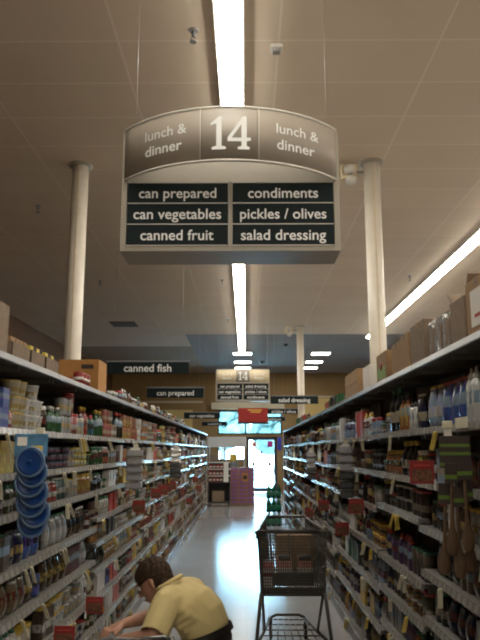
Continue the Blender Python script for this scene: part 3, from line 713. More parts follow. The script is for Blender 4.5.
for kind, ps in bykind.items():
    ps.sort(key=lambda p: p['y']); cat, noun = KINDS[kind][:2]
    mm = proto_of(kind, 'far')[2]
    for n, p in enumerate(ps[:295]):
        c = (*COLOURS[p['col']], p['seed'])
        band = BANDS[min(5, int(p['seed'] * 6))]
        near = p['y'] < 5.4
        rot = p['rz'] + (-PI / 2 if p['side'] == 'right' else PI / 2)
        body, part, pn = proto_of(kind, 'near' if near else 'far')
        o = bpy.data.objects.new(kind, body); COL.objects.link(o); o.location = (p['x'], p['y'], p['z'] + .0005); o.rotation_euler[2] = rot; o.scale = (p['ws'], p['ws'], p['hs']); o.color = c
        if near:
            q = bpy.data.objects.new(pn, part); COL.objects.link(q); q.parent = o; q.color = c
        grp = f"{p['col']} {noun}s, {ORD[p['shelf']]} shelf of {p['side']} bay {ORD[p['bay'] - 1]}"
        band_ = f' with {band} band' if kind in ('tin_can', 'food_carton', 'snack_canister', 'soup_cup', 'glass_jar') and band != p['col'] else ''
        lab = f"{p['col']} {noun}{band_} on {ORD[p['shelf']]} shelf down, {ORD[p['bay'] - 1]} {p['side']} bay"
        if p['prev'] and len((lab + f" after {p['prev'][1]} {KINDS[p['prev'][0]][1]}s").split()) <= 16: lab += f", after {p['prev'][1]} {KINDS[p['prev'][0]][1]}s"
        tag(o, lab, cat, grp)
    rest = ps[295:]
    if rest:   # the far ones of this kind, too many and too small to tell apart
        src = proto_of(kind, 'far')[0]; vco = [v.co.copy() for v in src.vertices]
        zs = max(v.z for v in vco); xs = max(v.x for v in vco) * 2; ys = max(v.y for v in vco) * 2
        verts, faces, mi, tint, spot = [], [], [], [], []
        for p in rest:
            b0 = len(verts); mtx = Matrix.Translation((p['x'], p['y'], p['z'] + .0005)) @ Matrix.Rotation(p['rz'] + (-PI / 2 if p['side'] == 'right' else PI / 2), 4, 'Z') @ Matrix.Diagonal((p['ws'], p['ws'], p['hs'], 1))
            verts += [tuple(mtx @ v) for v in vco]; tint += [(*COLOURS[p['col']], p['seed'])] * len(vco); spot += [(v.x / xs + .5, v.y / ys + .5, v.z / zs) for v in vco]
            for f in src.polygons: faces.append([b0 + j for j in f.vertices]); mi.append(f.material_index)
        me = bpy.data.meshes.new(kind); me.from_pydata(verts, [], faces)
        a = me.attributes.new('tint', 'FLOAT_COLOR', 'POINT'); a.data.foreach_set('color', [x for t_ in tint for x in t_])
        a = me.attributes.new('spot', 'FLOAT_VECTOR', 'POINT'); a.data.foreach_set('vector', [x for t_ in spot for x in t_])
        me.materials.append(M[mm + '_far']); me.materials.append(M['cap_far']); me.polygons.foreach_set('material_index', mi)
        o = bpy.data.objects.new('distant_' + kind, me); COL.objects.link(o); o['kind'] = 'stuff'
        tag(o, f'many small distant {noun}s on the far shelving bays of the aisle', cat)
#@@PART2
# ------------------------------------------------------------------ stock on the top shelves
def carton_box(name, x0, x1, y0, y1, z0, h, m, label, cat='box', tape=True, extra=None, rz=0, group=None):
    cx, cy = (x0 + x1) / 2, (y0 + y1) / 2; a, c = (x1 - x0) / 2, (y1 - y0) / 2
    t = thing(name, label, cat, (cx, cy, z0 + .001), rz, group)
    boxobj('carton_body', (-a, -c, 0), (a, c, h), m, t, .004)
    if tape: boxobj('tape', (-a - .001, -.025, h - .03), (a + .001, .025, h + .001), 'card' if m != 'card' else 'card_grey', t)
    if extra: extra(t, a, c, h)
    return t
TL, TR = 2.04, 2.06
def ink_block(t, a, c, h):
    boxobj('printed_panel', (.02, -c - .001, h * .70), (a - .04, -c + .001, h * .84), 'ink', t)
    for k in range(2): boxobj('printed_line', (-a + .05, -c - .001, h * (.28 + .12 * k)), (-a + .17, -c + .001, h * (.32 + .12 * k)), 'red_ink', t)
carton_box('shipping_carton', -1.42, -1.115, 5.2, 5.5, TL, .235, 'carton_orange', 'large orange-brown shipping carton standing on top of the left shelves', extra=ink_block)
carton_box('shipping_carton', -1.45, -1.12, 2.8, 3.2, TL, .23, 'card_grey', 'tall dull carton at the left picture edge on top of the shelves')
def tray(y0, y1, m, label, top=None):
    t = thing('display_tray', label, 'tray', (-1.26, (y0 + y1) / 2, TL + .001)); c = (y1 - y0) / 2; b = bmesh.new()
    for lo, hi in (((-.14, -c, 0), (.14, c, .006)), ((-.14, -c, 0), (-.135, c, .075)), ((.135, -c, 0), (.14, c, .075)), ((-.14, -c, 0), (.14, -c + .005, .075)), ((-.14, c - .005, 0), (.14, c, .075))): box(b, lo, hi)
    obj('tray_wall', b, m, t)
    for k in range(4): boxobj('packet', (-.13, -c + .01 + k * (2 * c - .02) / 4, .007), (.13, -c + .004 + (k + 1) * (2 * c - .02) / 4, .10), 'yellow' if top and k % 2 == 0 else ('ink' if top else 'card'), t, .003)
tray(3.27, 3.54, 'card_grey', 'low dull cardboard tray on top of the left shelves beside the tall carton')
tray(3.57, 3.81, 'card_grey', 'first cardboard tray of yellow and black packets on the left top shelf', 1)
tray(3.84, 4.10, 'card_grey', 'second cardboard tray of yellow and black packets, nearer the orange-brown carton', 1)
for k, y in enumerate((4.72, 4.82, 4.92)):
    t = thing('drink_can', f'red and white can in front of the orange-brown carton, {ORD[k]} from the camera', 'can', (-1.15, y, TL + .001), 0, None)
    b = bmesh.new(); lathe(b, [(.03, 0), (.036, .008), (.036, .075), (.028, .088)], 14); obj('can_body', b, 'red_card', t); b = bmesh.new(); lathe(b, [(.0365, .03), (.0365, .05)], 14); obj('label', b, 'paper', t)
def torn(t, a, c, h):
    for s, r in ((-1, .5), (1, -.9)):
        b = bmesh.new(); box(b, (-a * .9, -.004, 0), (a * .9, .004, .11)); bmesh.ops.rotate(b, verts=b.verts[:], cent=(0, 0, 0), matrix=Matrix.Rotation(r, 3, 'X')); bmesh.ops.translate(b, verts=b.verts[:], vec=(0, s * c * .8, h - .01)); obj('flap', b, 'card_grey', t)
def slip(t, a, c, h):
    boxobj('label_sheet', (-a - .002, -c * .55, h * .15), (-a + .001, c * .55, h * .8), 'paper', t); boxobj('red_stripe', (-a - .003, -c * .4, h * .3), (-a + .001, c * .2, h * .36), 'red_ink', t)
carton_box('stock_carton', .94, 1.22, 2.62, 2.89, TR, .235, 'card', 'brown carton with white paper slip at right picture edge on the top shelf', extra=slip)
carton_box('stock_carton', .94, 1.22, 2.92, 3.13, TR, .20, 'card_grey', 'opened carton with torn dark flaps on the right top shelf', extra=torn, tape=False)
carton_box('stock_carton', .94, 1.22, 3.60, 3.90, TR, .225, 'card_grey', 'dull brown carton between the silvery packs and the tan cartons, right top shelf')
carton_box('stock_carton', .94, 1.22, 3.95, 4.17, TR, .215, 'card', 'tan carton on the right top shelf, nearer of the two tan ones')
carton_box('stock_carton', .95, 1.22, 4.20, 4.47, TR, .205, 'card', 'tan carton on the right top shelf, farther of the two beside the printed box')
def veg(t, a, c, h):
    boxobj('printed_panel', (-a - .001, -c * .8, .02), (-a + .001, c * .8, h * .5), 'poster_green', t); b = bmesh.new(); lathe(b, [(0, -.004), (.03, -.003), (.03, .003), (0, .004)], 12)
    bmesh.ops.rotate(b, verts=b.verts[:], cent=(0, 0, 0), matrix=Matrix.Rotation(PI / 2, 3, 'Y')); bmesh.ops.translate(b, verts=b.verts[:], vec=(-a - .001, 0, h * .55)); obj('red_emblem', b, 'red_card', t)
carton_box('produce_box', .94, 1.2, 4.6, 4.95, TR, .20, 'card', 'brown box with green and red print in front of the near white column', extra=veg, tape=False)
carton_box('stock_carton', .95, 1.21, 5.32, 5.6, TR, .19, 'paper', 'whitish carton on the right top shelf just beyond the printed box', tape=False)
carton_box('stock_carton', .95, 1.22, 5.85, 6.6, TR, .115, 'card', 'long flat tan carton under another one on the right top shelf')
carton_box('stock_carton', .95, 1.22, 5.9, 6.62, TR + .117, .11, 'card', 'long flat tan carton lying on top of another, right top shelf')
for k, y in enumerate((3.17, 3.305, 3.44)):
    t = thing('shrink_pack', f'silvery shrink-wrapped pack on the right top shelf, {ORD[k]} from the camera', 'pack', (1.05, y + .06, TR + .001)); b = bmesh.new(); box(b, (-.1, -.058, 0), (.1, .058, .19), 0, .02)
    bmesh.ops.subdivide_edges(b, edges=b.edges[:], cuts=2); 
    for v in b.verts: v.co += Vector((rng.uniform(-.006, .006), rng.uniform(-.004, .004), rng.uniform(-.004, .006) if v.co.z > .02 else 0))
    obj('film', b, 'film', t); boxobj('carton_band', (-.101, -.05, .02), (.101, .02, .15), 'card_grey', t, .004)

# ------------------------------------------------------------------ hanging strips and shelf cards
def clip_strip(x, y, z1, z0, label):
    t = thing('hanging_clip_strip', label, 'hanging strip', (x, y, z1)); boxobj('strip', (-.016, .002, z0 - z1), (.016, .005, 0), 'paper', t); boxobj('hook', (-.02, -.004, -.012), (.02, .012, .018), 'tag_w', t, .002); return t
clip_strip(-1.01, 3.42, 1.69, 1.24, 'white plastic clip strip hanging at the left that carries the blue lids')
t = thing('header_card', 'pale blue header card at the top of the strip of blue lids', 'card', (-1.01, 3.29, 1.60)); boxobj('card_face', (-.078, -.002, -.03), (.078, .001, .075), 'blue_card', t, .002); boxobj('white_patch', (-.065, -.004, .02), (-.02, -.001, .06), 'paper', t); boxobj('print', (0, -.004, -.005), (.055, -.001, .02), 'tag_y', t)
lid0 = None
for k in range(7):
    if lid0 is None:
        t = thing('blue_lid', '', 'lid'); b = bmesh.new(); lathe(b, [(0, .006), (.052, .006), (.058, .009), (.06, .0), (0, 0)], 28); obj('disc', b, 'blue_lid', t)
        b = bmesh.new(); lathe(b, [(.0595, .0), (.073, .0), (.073, .004), (.0595, .006)], 28, loop=True); obj('clear_rim', b, 'clear_rim', t); b = bmesh.new(); lathe(b, [(.010, .006), (.010, .011), (.006, .012)], 12); obj('knob', b, 'blue_lid', t); lid0 = t
    else: t = copy_tree(lid0)
    t.location = (-1.008 + ((k % 2) * .016 - .008 if k else 0), 3.28 + .018 * k, 1.545 - .047 * k); t.rotation_euler = (PI / 2 - .05, 0, .06 * (k % 3 - 1))
    tag(t, f'round blue plastic lid with clear rim, {ORD[k]} from the top of its hanging strip', 'lid', 'blue lids on the hanging strip')
def disc_strip(x, y, z1, n, m, w, label, what, grp):
    clip_strip(x, y, z1, z1 - .02 - n * .07, label)
    for k in range(n):
        t = thing('hanging_packet', f'{what}, {ORD[k]} from the top', 'packet', (x, y - .022, z1 - .045 - k * .07), 0, grp); b = bmesh.new(); box(b, (-w, -.016, -.05), (w, .014, .015), 0, .012); 
        bmesh.ops.rotate(b, verts=b.verts[:], cent=(0, 0, 0), matrix=Matrix.Rotation(-.35, 3, 'X')); obj('packet_body', b, m if k < 3 or m == 'kick' else 'black', t); boxobj('header', (-w * .6, -.004, .0), (w * .6, .0, .035), 'paper', t)
disc_strip(-1.0, 6.35, 1.63, 5, 'kick', .075, 'clip strip of dark grey packets midway along the left shelves', 'dark grey packet on the strip midway along the left shelves', 'dark packets on the left strip')
disc_strip(-.99, 9.9, 1.66, 6, 'film', .075, 'clip strip of shiny silver packets far along the left shelves', 'packet on the shiny far strip of the left shelves', 'silver packets on the left strip')
disc_strip(.82, 5.8, 1.66, 6, 'grey_bag', .055, 'clip strip of grey packets on the right shelves beyond the spoons', 'packet on the grey strip of the right shelves', 'grey packets on the right strip')
disc_strip(.82, 8.9, 1.6, 5, 'grey_bag', .06, 'clip strip of grey packets far along the right shelves', 'packet on the far grey strip of the right shelves', 'grey packets on the far right strip')
# wooden spoons on a strip at the right
clip_strip(.83, 2.88, 1.70, 1.24, 'clip strip at the right that carries the wooden spoons')
def spoon(x, z, dy, yaw, label):
    t = thing('wooden_spoon', label, 'spoon', (x, 2.84 - dy, z), 0, 'wooden spoons on the hanging strip'); b = bmesh.new()
    prof = [(0, .0), (.007, -.01), (.0075, -.16), (.012, -.2), (.024, -.235), (.027, -.265), (.02, -.295), (0, -.305)]
    lathe(b, [(r, zz) for r, zz in prof][::-1], 14, 0, 1, .32); obj('spoon_body', b, 'wood', t)
    boxobj('header', (-.03, -.006, -.03), (.03, -.004, .05), 'ink', t); boxobj('green_stripe', (-.031, -.0075, -.012), (.031, -.0045, .004), 'green_card', t)
    t.rotation_euler = (.06, yaw, .1)
t = thing('header_card', 'black and lime header card hanging above the wooden spoons', 'card', (.83, 2.80, 1.60)); boxobj('card_face', (-.062, -.002, -.07), (.062, .001, .055), 'ink', t, .002)
for z in (-.062, -.02, .012): boxobj('lime_stripe', (-.061, -.0035, z), (.061, -.001, z + .012), 'green_card', t)
for k, (x, z, dy, yaw) in enumerate(((.808, 1.50, .055, .02), (.852, 1.515, .075, -.03), (.79, 1.42, .012, .04), (.83, 1.41, .034, -.02), (.87, 1.43, .012, -.05))):
    spoon(x, z, dy, yaw, 'brown wooden spoon on the hanging strip, ' + ('upper left one', 'upper right one', 'lower left one', 'lower middle one', 'lower right one')[k])
def talker(side, y, z, label, w=.12, h=.11):
    s = 1 if side == 'left' else -1; xf = XL if side == 'left' else XR
    t = thing('shelf_card', label, 'shelf card', (xf, y, z)); X = lambda a, b: (min(s * a, s * b), max(s * a, s * b))
    x0, x1 = X(.0, w); boxobj('card_face', (x0, -.002, -.0), (x1, .002, h), 'red_card', t, .001)
    x0, x1 = X(.012, w - .012); boxobj('food_picture', (x0, -.004, .012), (x1, -.0015, h * .62), 'food_photo', t); x0, x1 = X(.02, w - .02); boxobj('pale_line', (x0, -.004, h * .76), (x1, -.0015, h * .82), 'red_ink', t); boxobj('clip', (-.004, -.006, -.03), (.004, .006, .02), 'white_metal', t)
for y, z, l in ((4.2, .50, 'red shelf card with food picture low at the left, nearest the camera'), (5.0, .50, 'red shelf card low at the left, just beyond the nearest one'), (6.9, 1.01, 'red shelf card at mid height on the left, first of the upper run'),
                (8.2, 1.05, 'red shelf card at mid height on the left, second of the upper run'), (8.9, 1.05, 'red shelf card at mid height on the left, third of the upper run'), (9.9, 1.06, 'red shelf card at mid height on the left, fourth of the upper run'),
                (13.0, .62, 'red shelf card low on the far left shelves'), (14.5, .95, 'red shelf card at mid height on the far left shelves'), (15.5, .72, 'red shelf card at lower height near the end of the left shelves')): talker('left', y, z, l)
for y, z, l in ((3.42, 1.44, 'dark red shelf card beside the wooden spoons on the right shelves'), (5.5, 1.12, 'red shelf card on the right at chest height, before the grey strip'), (6.35, .86, 'red shelf card on the right beside the shopping cart top'), (7.8, .95, 'red shelf card on the right just beyond the shopping cart'), (9.6, .72, 'red shelf card on the far right shelves')): talker('right', y, z, l)
o = boxobj('shelf_notice', (-.002, 0, 0), (.002, .16, .045), 'tag_w', None, .001, (XR - .004, 2.86, 1.69)); tag(o, 'wide cream paper notice on the shelf edge above the spoons', 'notice')

# ------------------------------------------------------------------ shopping cart
cart = thing('shopping_cart', 'dark wire shopping cart standing in the aisle with a few groceries', 'shopping cart', (.36, 5.6, 0))
R0 = lambda v: (.27 - .09 * v, .92 * v)      # half width and y at fraction v from rear to front
def side_pt(s, v, w):   # w: 0 floor of the basket .. 1 rim
    hw, y = R0(v); zb = .50 + .08 * v; zt = .965 + .03 * v; return (s * (hw - .03 * (1 - w)), y, zb + (zt - zb) * w)
b = bmesh.new()
for s in (-1, 1):
    for k in range(11): tube(b, [side_pt(s, 0, k / 10), side_pt(s, 1, k / 10)], .0032, 5)
    for k in range(27): tube(b, [side_pt(s, k / 26, 0), side_pt(s, k / 26, 1)], .003, 5)
for k in range(11):
    u = -1 + 2 * k / 10; a, c = side_pt(1, 0, 0), side_pt(1, 1, 0); tube(b, [(a[0] * u, a[1], a[2]), (c[0] * u, c[1], c[2])], .0025, 5); f0, f1 = side_pt(1, 1, 0), side_pt(1, 1, 1); tube(b, [(f0[0] * u, f0[1], f0[2]), (f1[0] * u, f1[1], f1[2])], .0025, 5)
for k in range(13):
    a = side_pt(1, k / 12, 0); tube(b, [(-a[0], a[1], a[2]), a], .0025, 5)
for k in range(8):
    a = side_pt(1, 1, k / 7); tube(b, [(-a[0], a[1], a[2]), a], .0025, 5)
bk = obj('basket', b, 'cart', cart)
b = bmesh.new(); q = side_pt(1, 1, 1)
rim = [side_pt(-1, 0, 1), side_pt(-1, .55, 1), (-q[0], q[1] - .06, q[2])] + [(-q[0] + .06 - .06 * math.cos(t_), q[1] - .06 + .06 * math.sin(t_), q[2] + .012) for t_ in (.5, 1.0, 1.5)] + [(q[0] - .06 + .06 * math.cos(t_), q[1] - .06 + .06 * math.sin(t_), q[2] + .012) for t_ in (1.5, 1.0, .5)] + [(q[0], q[1] - .06, q[2]), side_pt(1, .55, 1), side_pt(1, 0, 1)]
tube(b, rim, .011, 8); obj('rim', b, 'cart', bk)
b = bmesh.new()       # rear gate: fine dark grid
tube(b, [(-.268, 0, .965), (.268, 0, .965), (.243, 0, .505), (-.243, 0, .505)], .012, 8, closed=True)
for k in range(1, 28):
    u = -1 + 2 * k / 28; tube(b, [(.24 * u, 0, .505), (.265 * u, 0, .965)], .0034, 5)
for k in range(1, 20):
    z = .505 + .46 * k / 20; hw = .24 + .025 * k / 20; tube(b, [(-hw, 0.003, z), (hw, .003, z)], .003, 5)
obj('rear_gate', b, 'cart', cart)
b = bmesh.new(); tube(b, [(-.275, -.005, .93), (-.285, -.05, .975), (-.27, -.062, .982), (.27, -.062, .982), (.285, -.05, .975), (.275, -.005, .93)], .012, 8); hd = obj('handle', b, 'cart', cart)
b = bmesh.new(); tube(b, [(-.2, -.062, .982), (.2, -.062, .982)], .0155, 10); obj('grip', b, 'cart_plastic', hd)
b = bmesh.new()       # child seat: backrest frame, seat plate, flap
tube(b, [(-.165, .2, .95), (-.155, .19, .72), (-.13, .17, .665), (.13, .17, .665), (.16, .19, .72), (.17, .2, .95)], .009, 7)
for k in range(-1, 2, 2): tube(b, [(k * .012, .2, .665), (k * .012, .215, .94)], .006, 6)
st = obj('child_seat', b, 'cart', cart); boxobj('seat_plate', (-.17, .012, .655), (.175, .20, .662), 'cart_plastic', st, .003)
tube(bm := bmesh.new(), [(-.17, .2, .95), (.175, .2, .95)], .007, 6); obj('back_bar', bm, 'cart', st)
boxobj('bumper_panel', (-.235, .006, .507), (.235, .012, .56), 'cart_plastic', cart, .003); boxobj('seat_flap', (-.16, .008, .575), (.165, .014, .66), 'cart_plastic', st, .003)
b = bmesh.new()
for s in (-1, 1):
    tube(b, [(s * .245, .0, .52), (s * .285, -.05, .155)], .0135, 8); tube(b, [(s * .235, .03, .515), (s * .215, .33, .165)], .011, 8); tube(b, [(s * .285, -.05, .155), (s * .215, .33, .165), (s * .15, .74, .175)], .0125, 8); tube(b, [(s * .285, -.05, .158), (s * .285, -.05, .10)], .012, 8); tube(b, [(s * .15, .74, .175), (s * .15, .74, .10)], .012, 8)
tube(b, [(-.15, .74, .175), (-.10, .79, .19), (.10, .79, .19), (.15, .74, .175)], .012, 8); obj('frame', b, 'cart', cart)
b = bmesh.new()
for k in range(5):
    v = k / 4; hw = .275 - .12 * v; tube(b, [(-hw, .02 + .7 * v, .165), (hw, .02 + .7 * v, .165)], .005, 6)
for k in range(-3, 4): tube(b, [(k * .06, .02, .17), (k * .042, .76, .18)], .004, 6)
obj('lower_rack', b, 'cart', cart)
b = bmesh.new(); box(b, (-.006, -.012, .05), (-.0, .022, .10)); box(b, (-.022, -.012, .05), (-.016, .022, .10)); box(b, (-.022, -.012, .095), (0, .022, .105))
bmesh.ops.translate(b, verts=b.verts[:], vec=(.011, 0, 0)); fork = mesh('caster', b, 'steel')
b = bmesh.new(); lathe(b, [(.02, -.011), (.055, -.012), (.062, -.008), (.062, .008), (.055, .012), (.02, .011)], 18); bmesh.ops.rotate(b, verts=b.verts[:], cent=(0, 0, 0), matrix=Matrix.Rotation(PI / 2, 3, 'Y')); wheel = mesh('wheel', b, 'rubber')
for x, y in ((-.285, -.05), (.285, -.05), (-.15, .74), (.15, .74)):
    c = obj('caster', fork, None, cart, (x, y, 0)); obj('wheel', wheel, None, c, (0, .012, .0625))
carton_box('grocery_box', .25, .55, 5.86, 6.12, .545, .37, 'card', 'brown cardboard box inside the shopping cart behind the child seat')
for k, (x, s) in enumerate(((.30, 'left'), (.46, 'right'))):
    t = thing('meat_pack', f'pink wrapped food pack on the cart child seat, {s} one of two', 'food pack', (x, 5.71, .663)); b = bmesh.new(); box(b, (-.058, -.04, 0), (.058, .04, .12), 0, .018); obj('pack_body', b, 'pack_pink', t)
    b = bmesh.new(); box(b, (-.05, -.043, .085), (.05, .043, .125), 0, .01); obj('dark_lid', b, 'black', t); boxobj('white_base', (-.06, -.042, .0), (.06, .042, .03), 'paper', t, .004)
t = thing('milk_carton', 'tall white carton with red top inside the cart, by the rear gate', 'carton', (.178, 5.68, .512)); boxobj('carton_body', (-.042, -.042, 0), (.042, .042, .18), 'paper', t, .003)
b = bmesh.new(); v = [b.verts.new(p) for p in ((-.042, -.042, .18), (.042, -.042, .18), (.042, .042, .18), (-.042, .042, .18), (-.042, 0, .225), (.042, 0, .225))]
for f in ((0, 1, 5, 4), (2, 3, 4, 5), (0, 4, 3), (1, 2, 5), (0, 3, 2, 1)): b.faces.new([v[i] for i in f])
obj('gable_top', b, 'red_card', t); boxobj('red_stripe', (-.043, -.043, .12), (.043, .043, .145), 'red_card', t); boxobj('fin', (-.042, -.003, .22), (.042, .003, .24), 'paper', t)

# ------------------------------------------------------------------ stock trolley in front of the kneeling person
tr = thing('stock_trolley', 'narrow grey-rimmed stock trolley at the bottom edge beside the kneeling person', 'trolley', (-.435, 2.86, 0), math.radians(8.7))
b = bmesh.new(); box(b, (-.165, -.36, .765), (.165, .36, .772)); obj('tray', b, 'rubber', tr)
b = bmesh.new(); c_ = .03; tube(b, [(-.165 + c_, -.36, .79), (.165 - c_, -.36, .79), (.165, -.36 + c_, .79), (.165, .36 - c_, .79), (.165 - c_, .36, .79), (-.165 + c_, .36, .79), (-.165, .36 - c_, .79), (-.165, -.36 + c_, .79)], .012, 8, closed=True); obj('rim', b, 'steel', tr)
b = bmesh.new(); box(b, (-.16, -.355, .22), (.16, .355, .235)); obj('lower_shelf', b, 'rubber', tr)
for x in (-.155, .155):
    for y in (-.345, .345):
        b = bmesh.new(); tube(b, [(x, y, .09), (x, y, .785)], .011, 8); obj('post', b, 'steel', tr); c = obj('caster', fork, None, tr, (x, y, -.006)); w_ = obj('wheel', wheel, None, c, (0, .012, .0685))

# ------------------------------------------------------------------ kneeling person
def ell(c, ax, r, sub=3):
    b = bmesh.new(); bmesh.ops.create_icosphere(b, subdivisions=sub, radius=1); A = Matrix([[ax[j][i] for j in range(3)] for i in range(3)])
    for v in b.verts: v.co = Vector(c) + A @ Vector((v.co.x * r[0], v.co.y * r[1], v.co.z * r[2]))
    return [v.co.copy() for v in b.verts], b
IDM = (Vector((1, 0, 0)), Vector((0, 1, 0)), Vector((0, 0, 1)))
def hull(dst, blobs):
    b = bmesh.new()
    for pts in blobs:
        for p in pts: b.verts.new(p)
    bmesh.ops.convex_hull(b, input=b.verts[:]); 
    bmesh.ops.delete(b, geom=[v for v in b.verts if not v.link_faces], context='VERTS')
    t_ = bpy.data.meshes.new('t'); b.to_mesh(t_); b.free(); dst.from_mesh(t_); bpy.data.meshes.remove(t_)
def bone(dst, a, ra, c, rc): hull(dst, [ell(a, IDM, (ra,) * 3, 2)[0], ell(c, IDM, (rc,) * 3, 2)[0]])
def chain(dst, pts):
    for p, q in zip(pts, pts[1:]): bone(dst, p[0], p[1], q[0], q[1])
def fuse(b, vox, smooth):
    me = bpy.data.meshes.new('t'); b.to_mesh(me); b.free(); o = bpy.data.objects.new('t', me); COL.objects.link(o)
    m = o.modifiers.new('r', 'REMESH'); m.mode = 'VOXEL'; m.voxel_size = vox; s = o.modifiers.new('s', 'SMOOTH'); s.iterations = smooth; s.factor = .5
    out = ev(o); bpy.data.objects.remove(o); bpy.data.meshes.remove(me)
    r = bmesh.new(); r.from_mesh(out); bpy.data.meshes.remove(out)
    for f in r.faces: f.smooth = True
    return r
def cut(b, co, no, fill=True):
    g = bmesh.ops.bisect_plane(b, geom=b.verts[:] + b.edges[:] + b.faces[:], plane_co=co, plane_no=no, clear_outer=True)
    if fill: bmesh.ops.holes_fill(b, edges=[e for e in b.edges if e.is_boundary], sides=0)
OFF = Vector((-.435 + .43, 4.03, 0))
FW = Vector((-.966, .259, 0)); LF = Vector((-.259, -.966, 0))      # facing and the side turned to the camera
def W(x, l, z): return Vector((x, 4.03, z)) + LF * l                # x, z in the body's own plane; l towards the camera
SP = Vector((-.5, .1, .86)).normalized(); DPV = LF.cross(SP).normalized()
torso = [(-.205, .545, .17, .125), (-.22, .63, .155, .115), (-.255, .705, .165, .12), (-.315, .765, .18, .12), (-.375, .80, .165, .095)]
def torso_blobs(g): return [ell(W(x, 0, z), (LF, DPV, SP), (hw + g, dp + g, .06 + g))[0] for x, z, hw, dp in torso]
def add_torso(dst, g, n0=0):
    B_ = torso_blobs(g)
    for i in range(n0, len(B_) - 1): hull(dst, B_[i:i + 2])
SH = {1: W(-.375, .185, .795), -1: W(-.36, -.185, .80)}
EL = {1: Vector((-.475, 3.735, .665)), -1: Vector((-.53, 4.29, .65))}
WR = {1: Vector((-.645, 3.82, .632)), -1: Vector((-.70, 4.17, .628))}
HIP = {s: W(-.21, s * .09, .51) for s in (1, -1)}; KN = {s: W(-.36, s * .14, .085) for s in (1, -1)}; AN = {s: W(.06, s * .12, .075) for s in (1, -1)}
HC = Vector((-.512, 4.045, .885)); HF = Vector((-.79, .16, -.59)).normalized(); HL = LF.copy(); HU = HL.cross(HF).normalized() * -1
if HU.z < 0: HU = -HU
HL = (HL - HF * HL.dot(HF)).normalized()
B = bmesh.new(); add_torso(B, 0)
hull(B, [torso_blobs(-.02)[-1], ell(W(-.425, 0, .825), IDM, (.06,) * 3)[0]]); chain(B, [(W(-.42, 0, .82), .062), (HC - HU * .055 - HF * .03, .056)])
hull(B, [ell(HC + HU * .02 - HF * .005, (HL, HF, HU), (.076, .096, .095))[0], ell(HC - HU * .03 + HF * .03, (HL, HF, HU), (.062, .065, .06))[0]])
hull(B, [ell(HC - HU * .03 + HF * .03, (HL, HF, HU), (.06, .062, .05))[0], ell(HC - HU * .10 + HF * .062, (HL, HF, HU), (.026, .022, .018))[0], ell(HC - HU * .075 - HF * .0, (HL, HF, HU), (.048, .03, .02))[0]])
hull(B, [ell(HC + HU * .018 + HF * .092, (HL, HF, HU), (.008, .008, .01))[0], ell(HC - HU * .024 + HF * .114, (HL, HF, HU), (.011, .011, .009))[0], ell(HC - HU * .03 + HF * .092, (HL, HF, HU), (.017, .012, .007))[0]])   # nose
hull(B, [ell(HC - HU * .058 + HF * .094, (HL, HF, HU), (.024, .008, .006))[0], ell(HC - HU * .066 + HF * .09, (HL, HF, HU), (.02, .009, .006))[0]])   # lips
hull(B, [ell(HC + HU * .028 + HF * .088 + HL * s_ * .03, (HL, HF, HU), (.022, .01, .007))[0] for s_ in (-1, 1)])     # brow
for s in (1, -1):
    e0 = HC + HL * s * .078 - HF * .012 - HU * .012; hull(B, [ell(e0 + HU * .016, (HL, HF, HU), (.008, .016, .016))[0], ell(e0 - HU * .018 + HF * .006, (HL, HF, HU), (.007, .009, .012))[0]])
    chain(B, [(SH[s], .062), (SH[s].lerp(EL[s], .5), .05), (EL[s], .042)]); chain(B, [(EL[s], .042), (EL[s].lerp(WR[s], .35), .042), (WR[s], .027)])
    d_ = (WR[s] - EL[s]).normalized(); d_ = (d_ + Vector((0, 0, -.15))).normalized(); sd = d_.cross(Vector((0, 0, 1))).normalized() * (1 if s == 1 else -1); up = sd.cross(d_).normalized()
    if up.z < 0: up = -up
    pm = WR[s] + d_ * .055; hull(B, [ell(WR[s], IDM, (.025,) * 3, 2)[0], ell(pm + sd * .025, (d_, sd, up), (.03, .016, .014))[0], ell(pm - sd * .025, (d_, sd, up), (.028, .016, .014))[0]])
    for k, (o_, L_) in enumerate(((.033, .074), (.011, .082), (-.011, .076), (-.032, .06))):
        p0 = WR[s] + d_ * .07 + sd * o_; p1 = p0 + d_ * L_ * .45 + sd * o_ * .12 + up * .004; p2 = p1 + d_ * L_ * .3 - up * .014; p3 = p2 + d_ * L_ * .2 - up * .016; chain(B, [(p0, .0105), (p1, .0098), (p2, .009), (p3, .0078)])
    p0 = WR[s] + d_ * .022 + sd * .022; p1 = p0 + d_ * .03 + sd * .028 - up * .008; p2 = p1 + d_ * .03 + sd * .006 - up * .01; chain(B, [(p0, .014), (p1, .011), (p2, .009)])
    chain(B, [(HIP[s], .088), (HIP[s].lerp(KN[s], .5), .078), (KN[s], .056)]); chain(B, [(KN[s], .054), (KN[s].lerp(AN[s], .35), .052), (AN[s], .038)]); chain(B, [(AN[s], .038), (AN[s] + Vector((.10, 0, -.03)), .03)])
person = obj('person', fuse(B, .0055, 3), 'skin')
tag(person, 'kneeling person in yellow shirt and dark trousers reaching towards the left shelves', 'person')
B = bmesh.new(); add_torso(B, .016, 1)
for s in (1, -1):
    e1 = SH[s].lerp(EL[s], 1.12); chain(B, [(W(-.375, s * .12, .80), .09), (SH[s] - Vector((0, 0, .004)), .082), (SH[s].lerp(EL[s], .5), .078), (e1, .074)])
hull(B, [torso_blobs(.0)[-1], ell(W(-.425, 0, .815), IDM, (.078,) * 3)[0]])
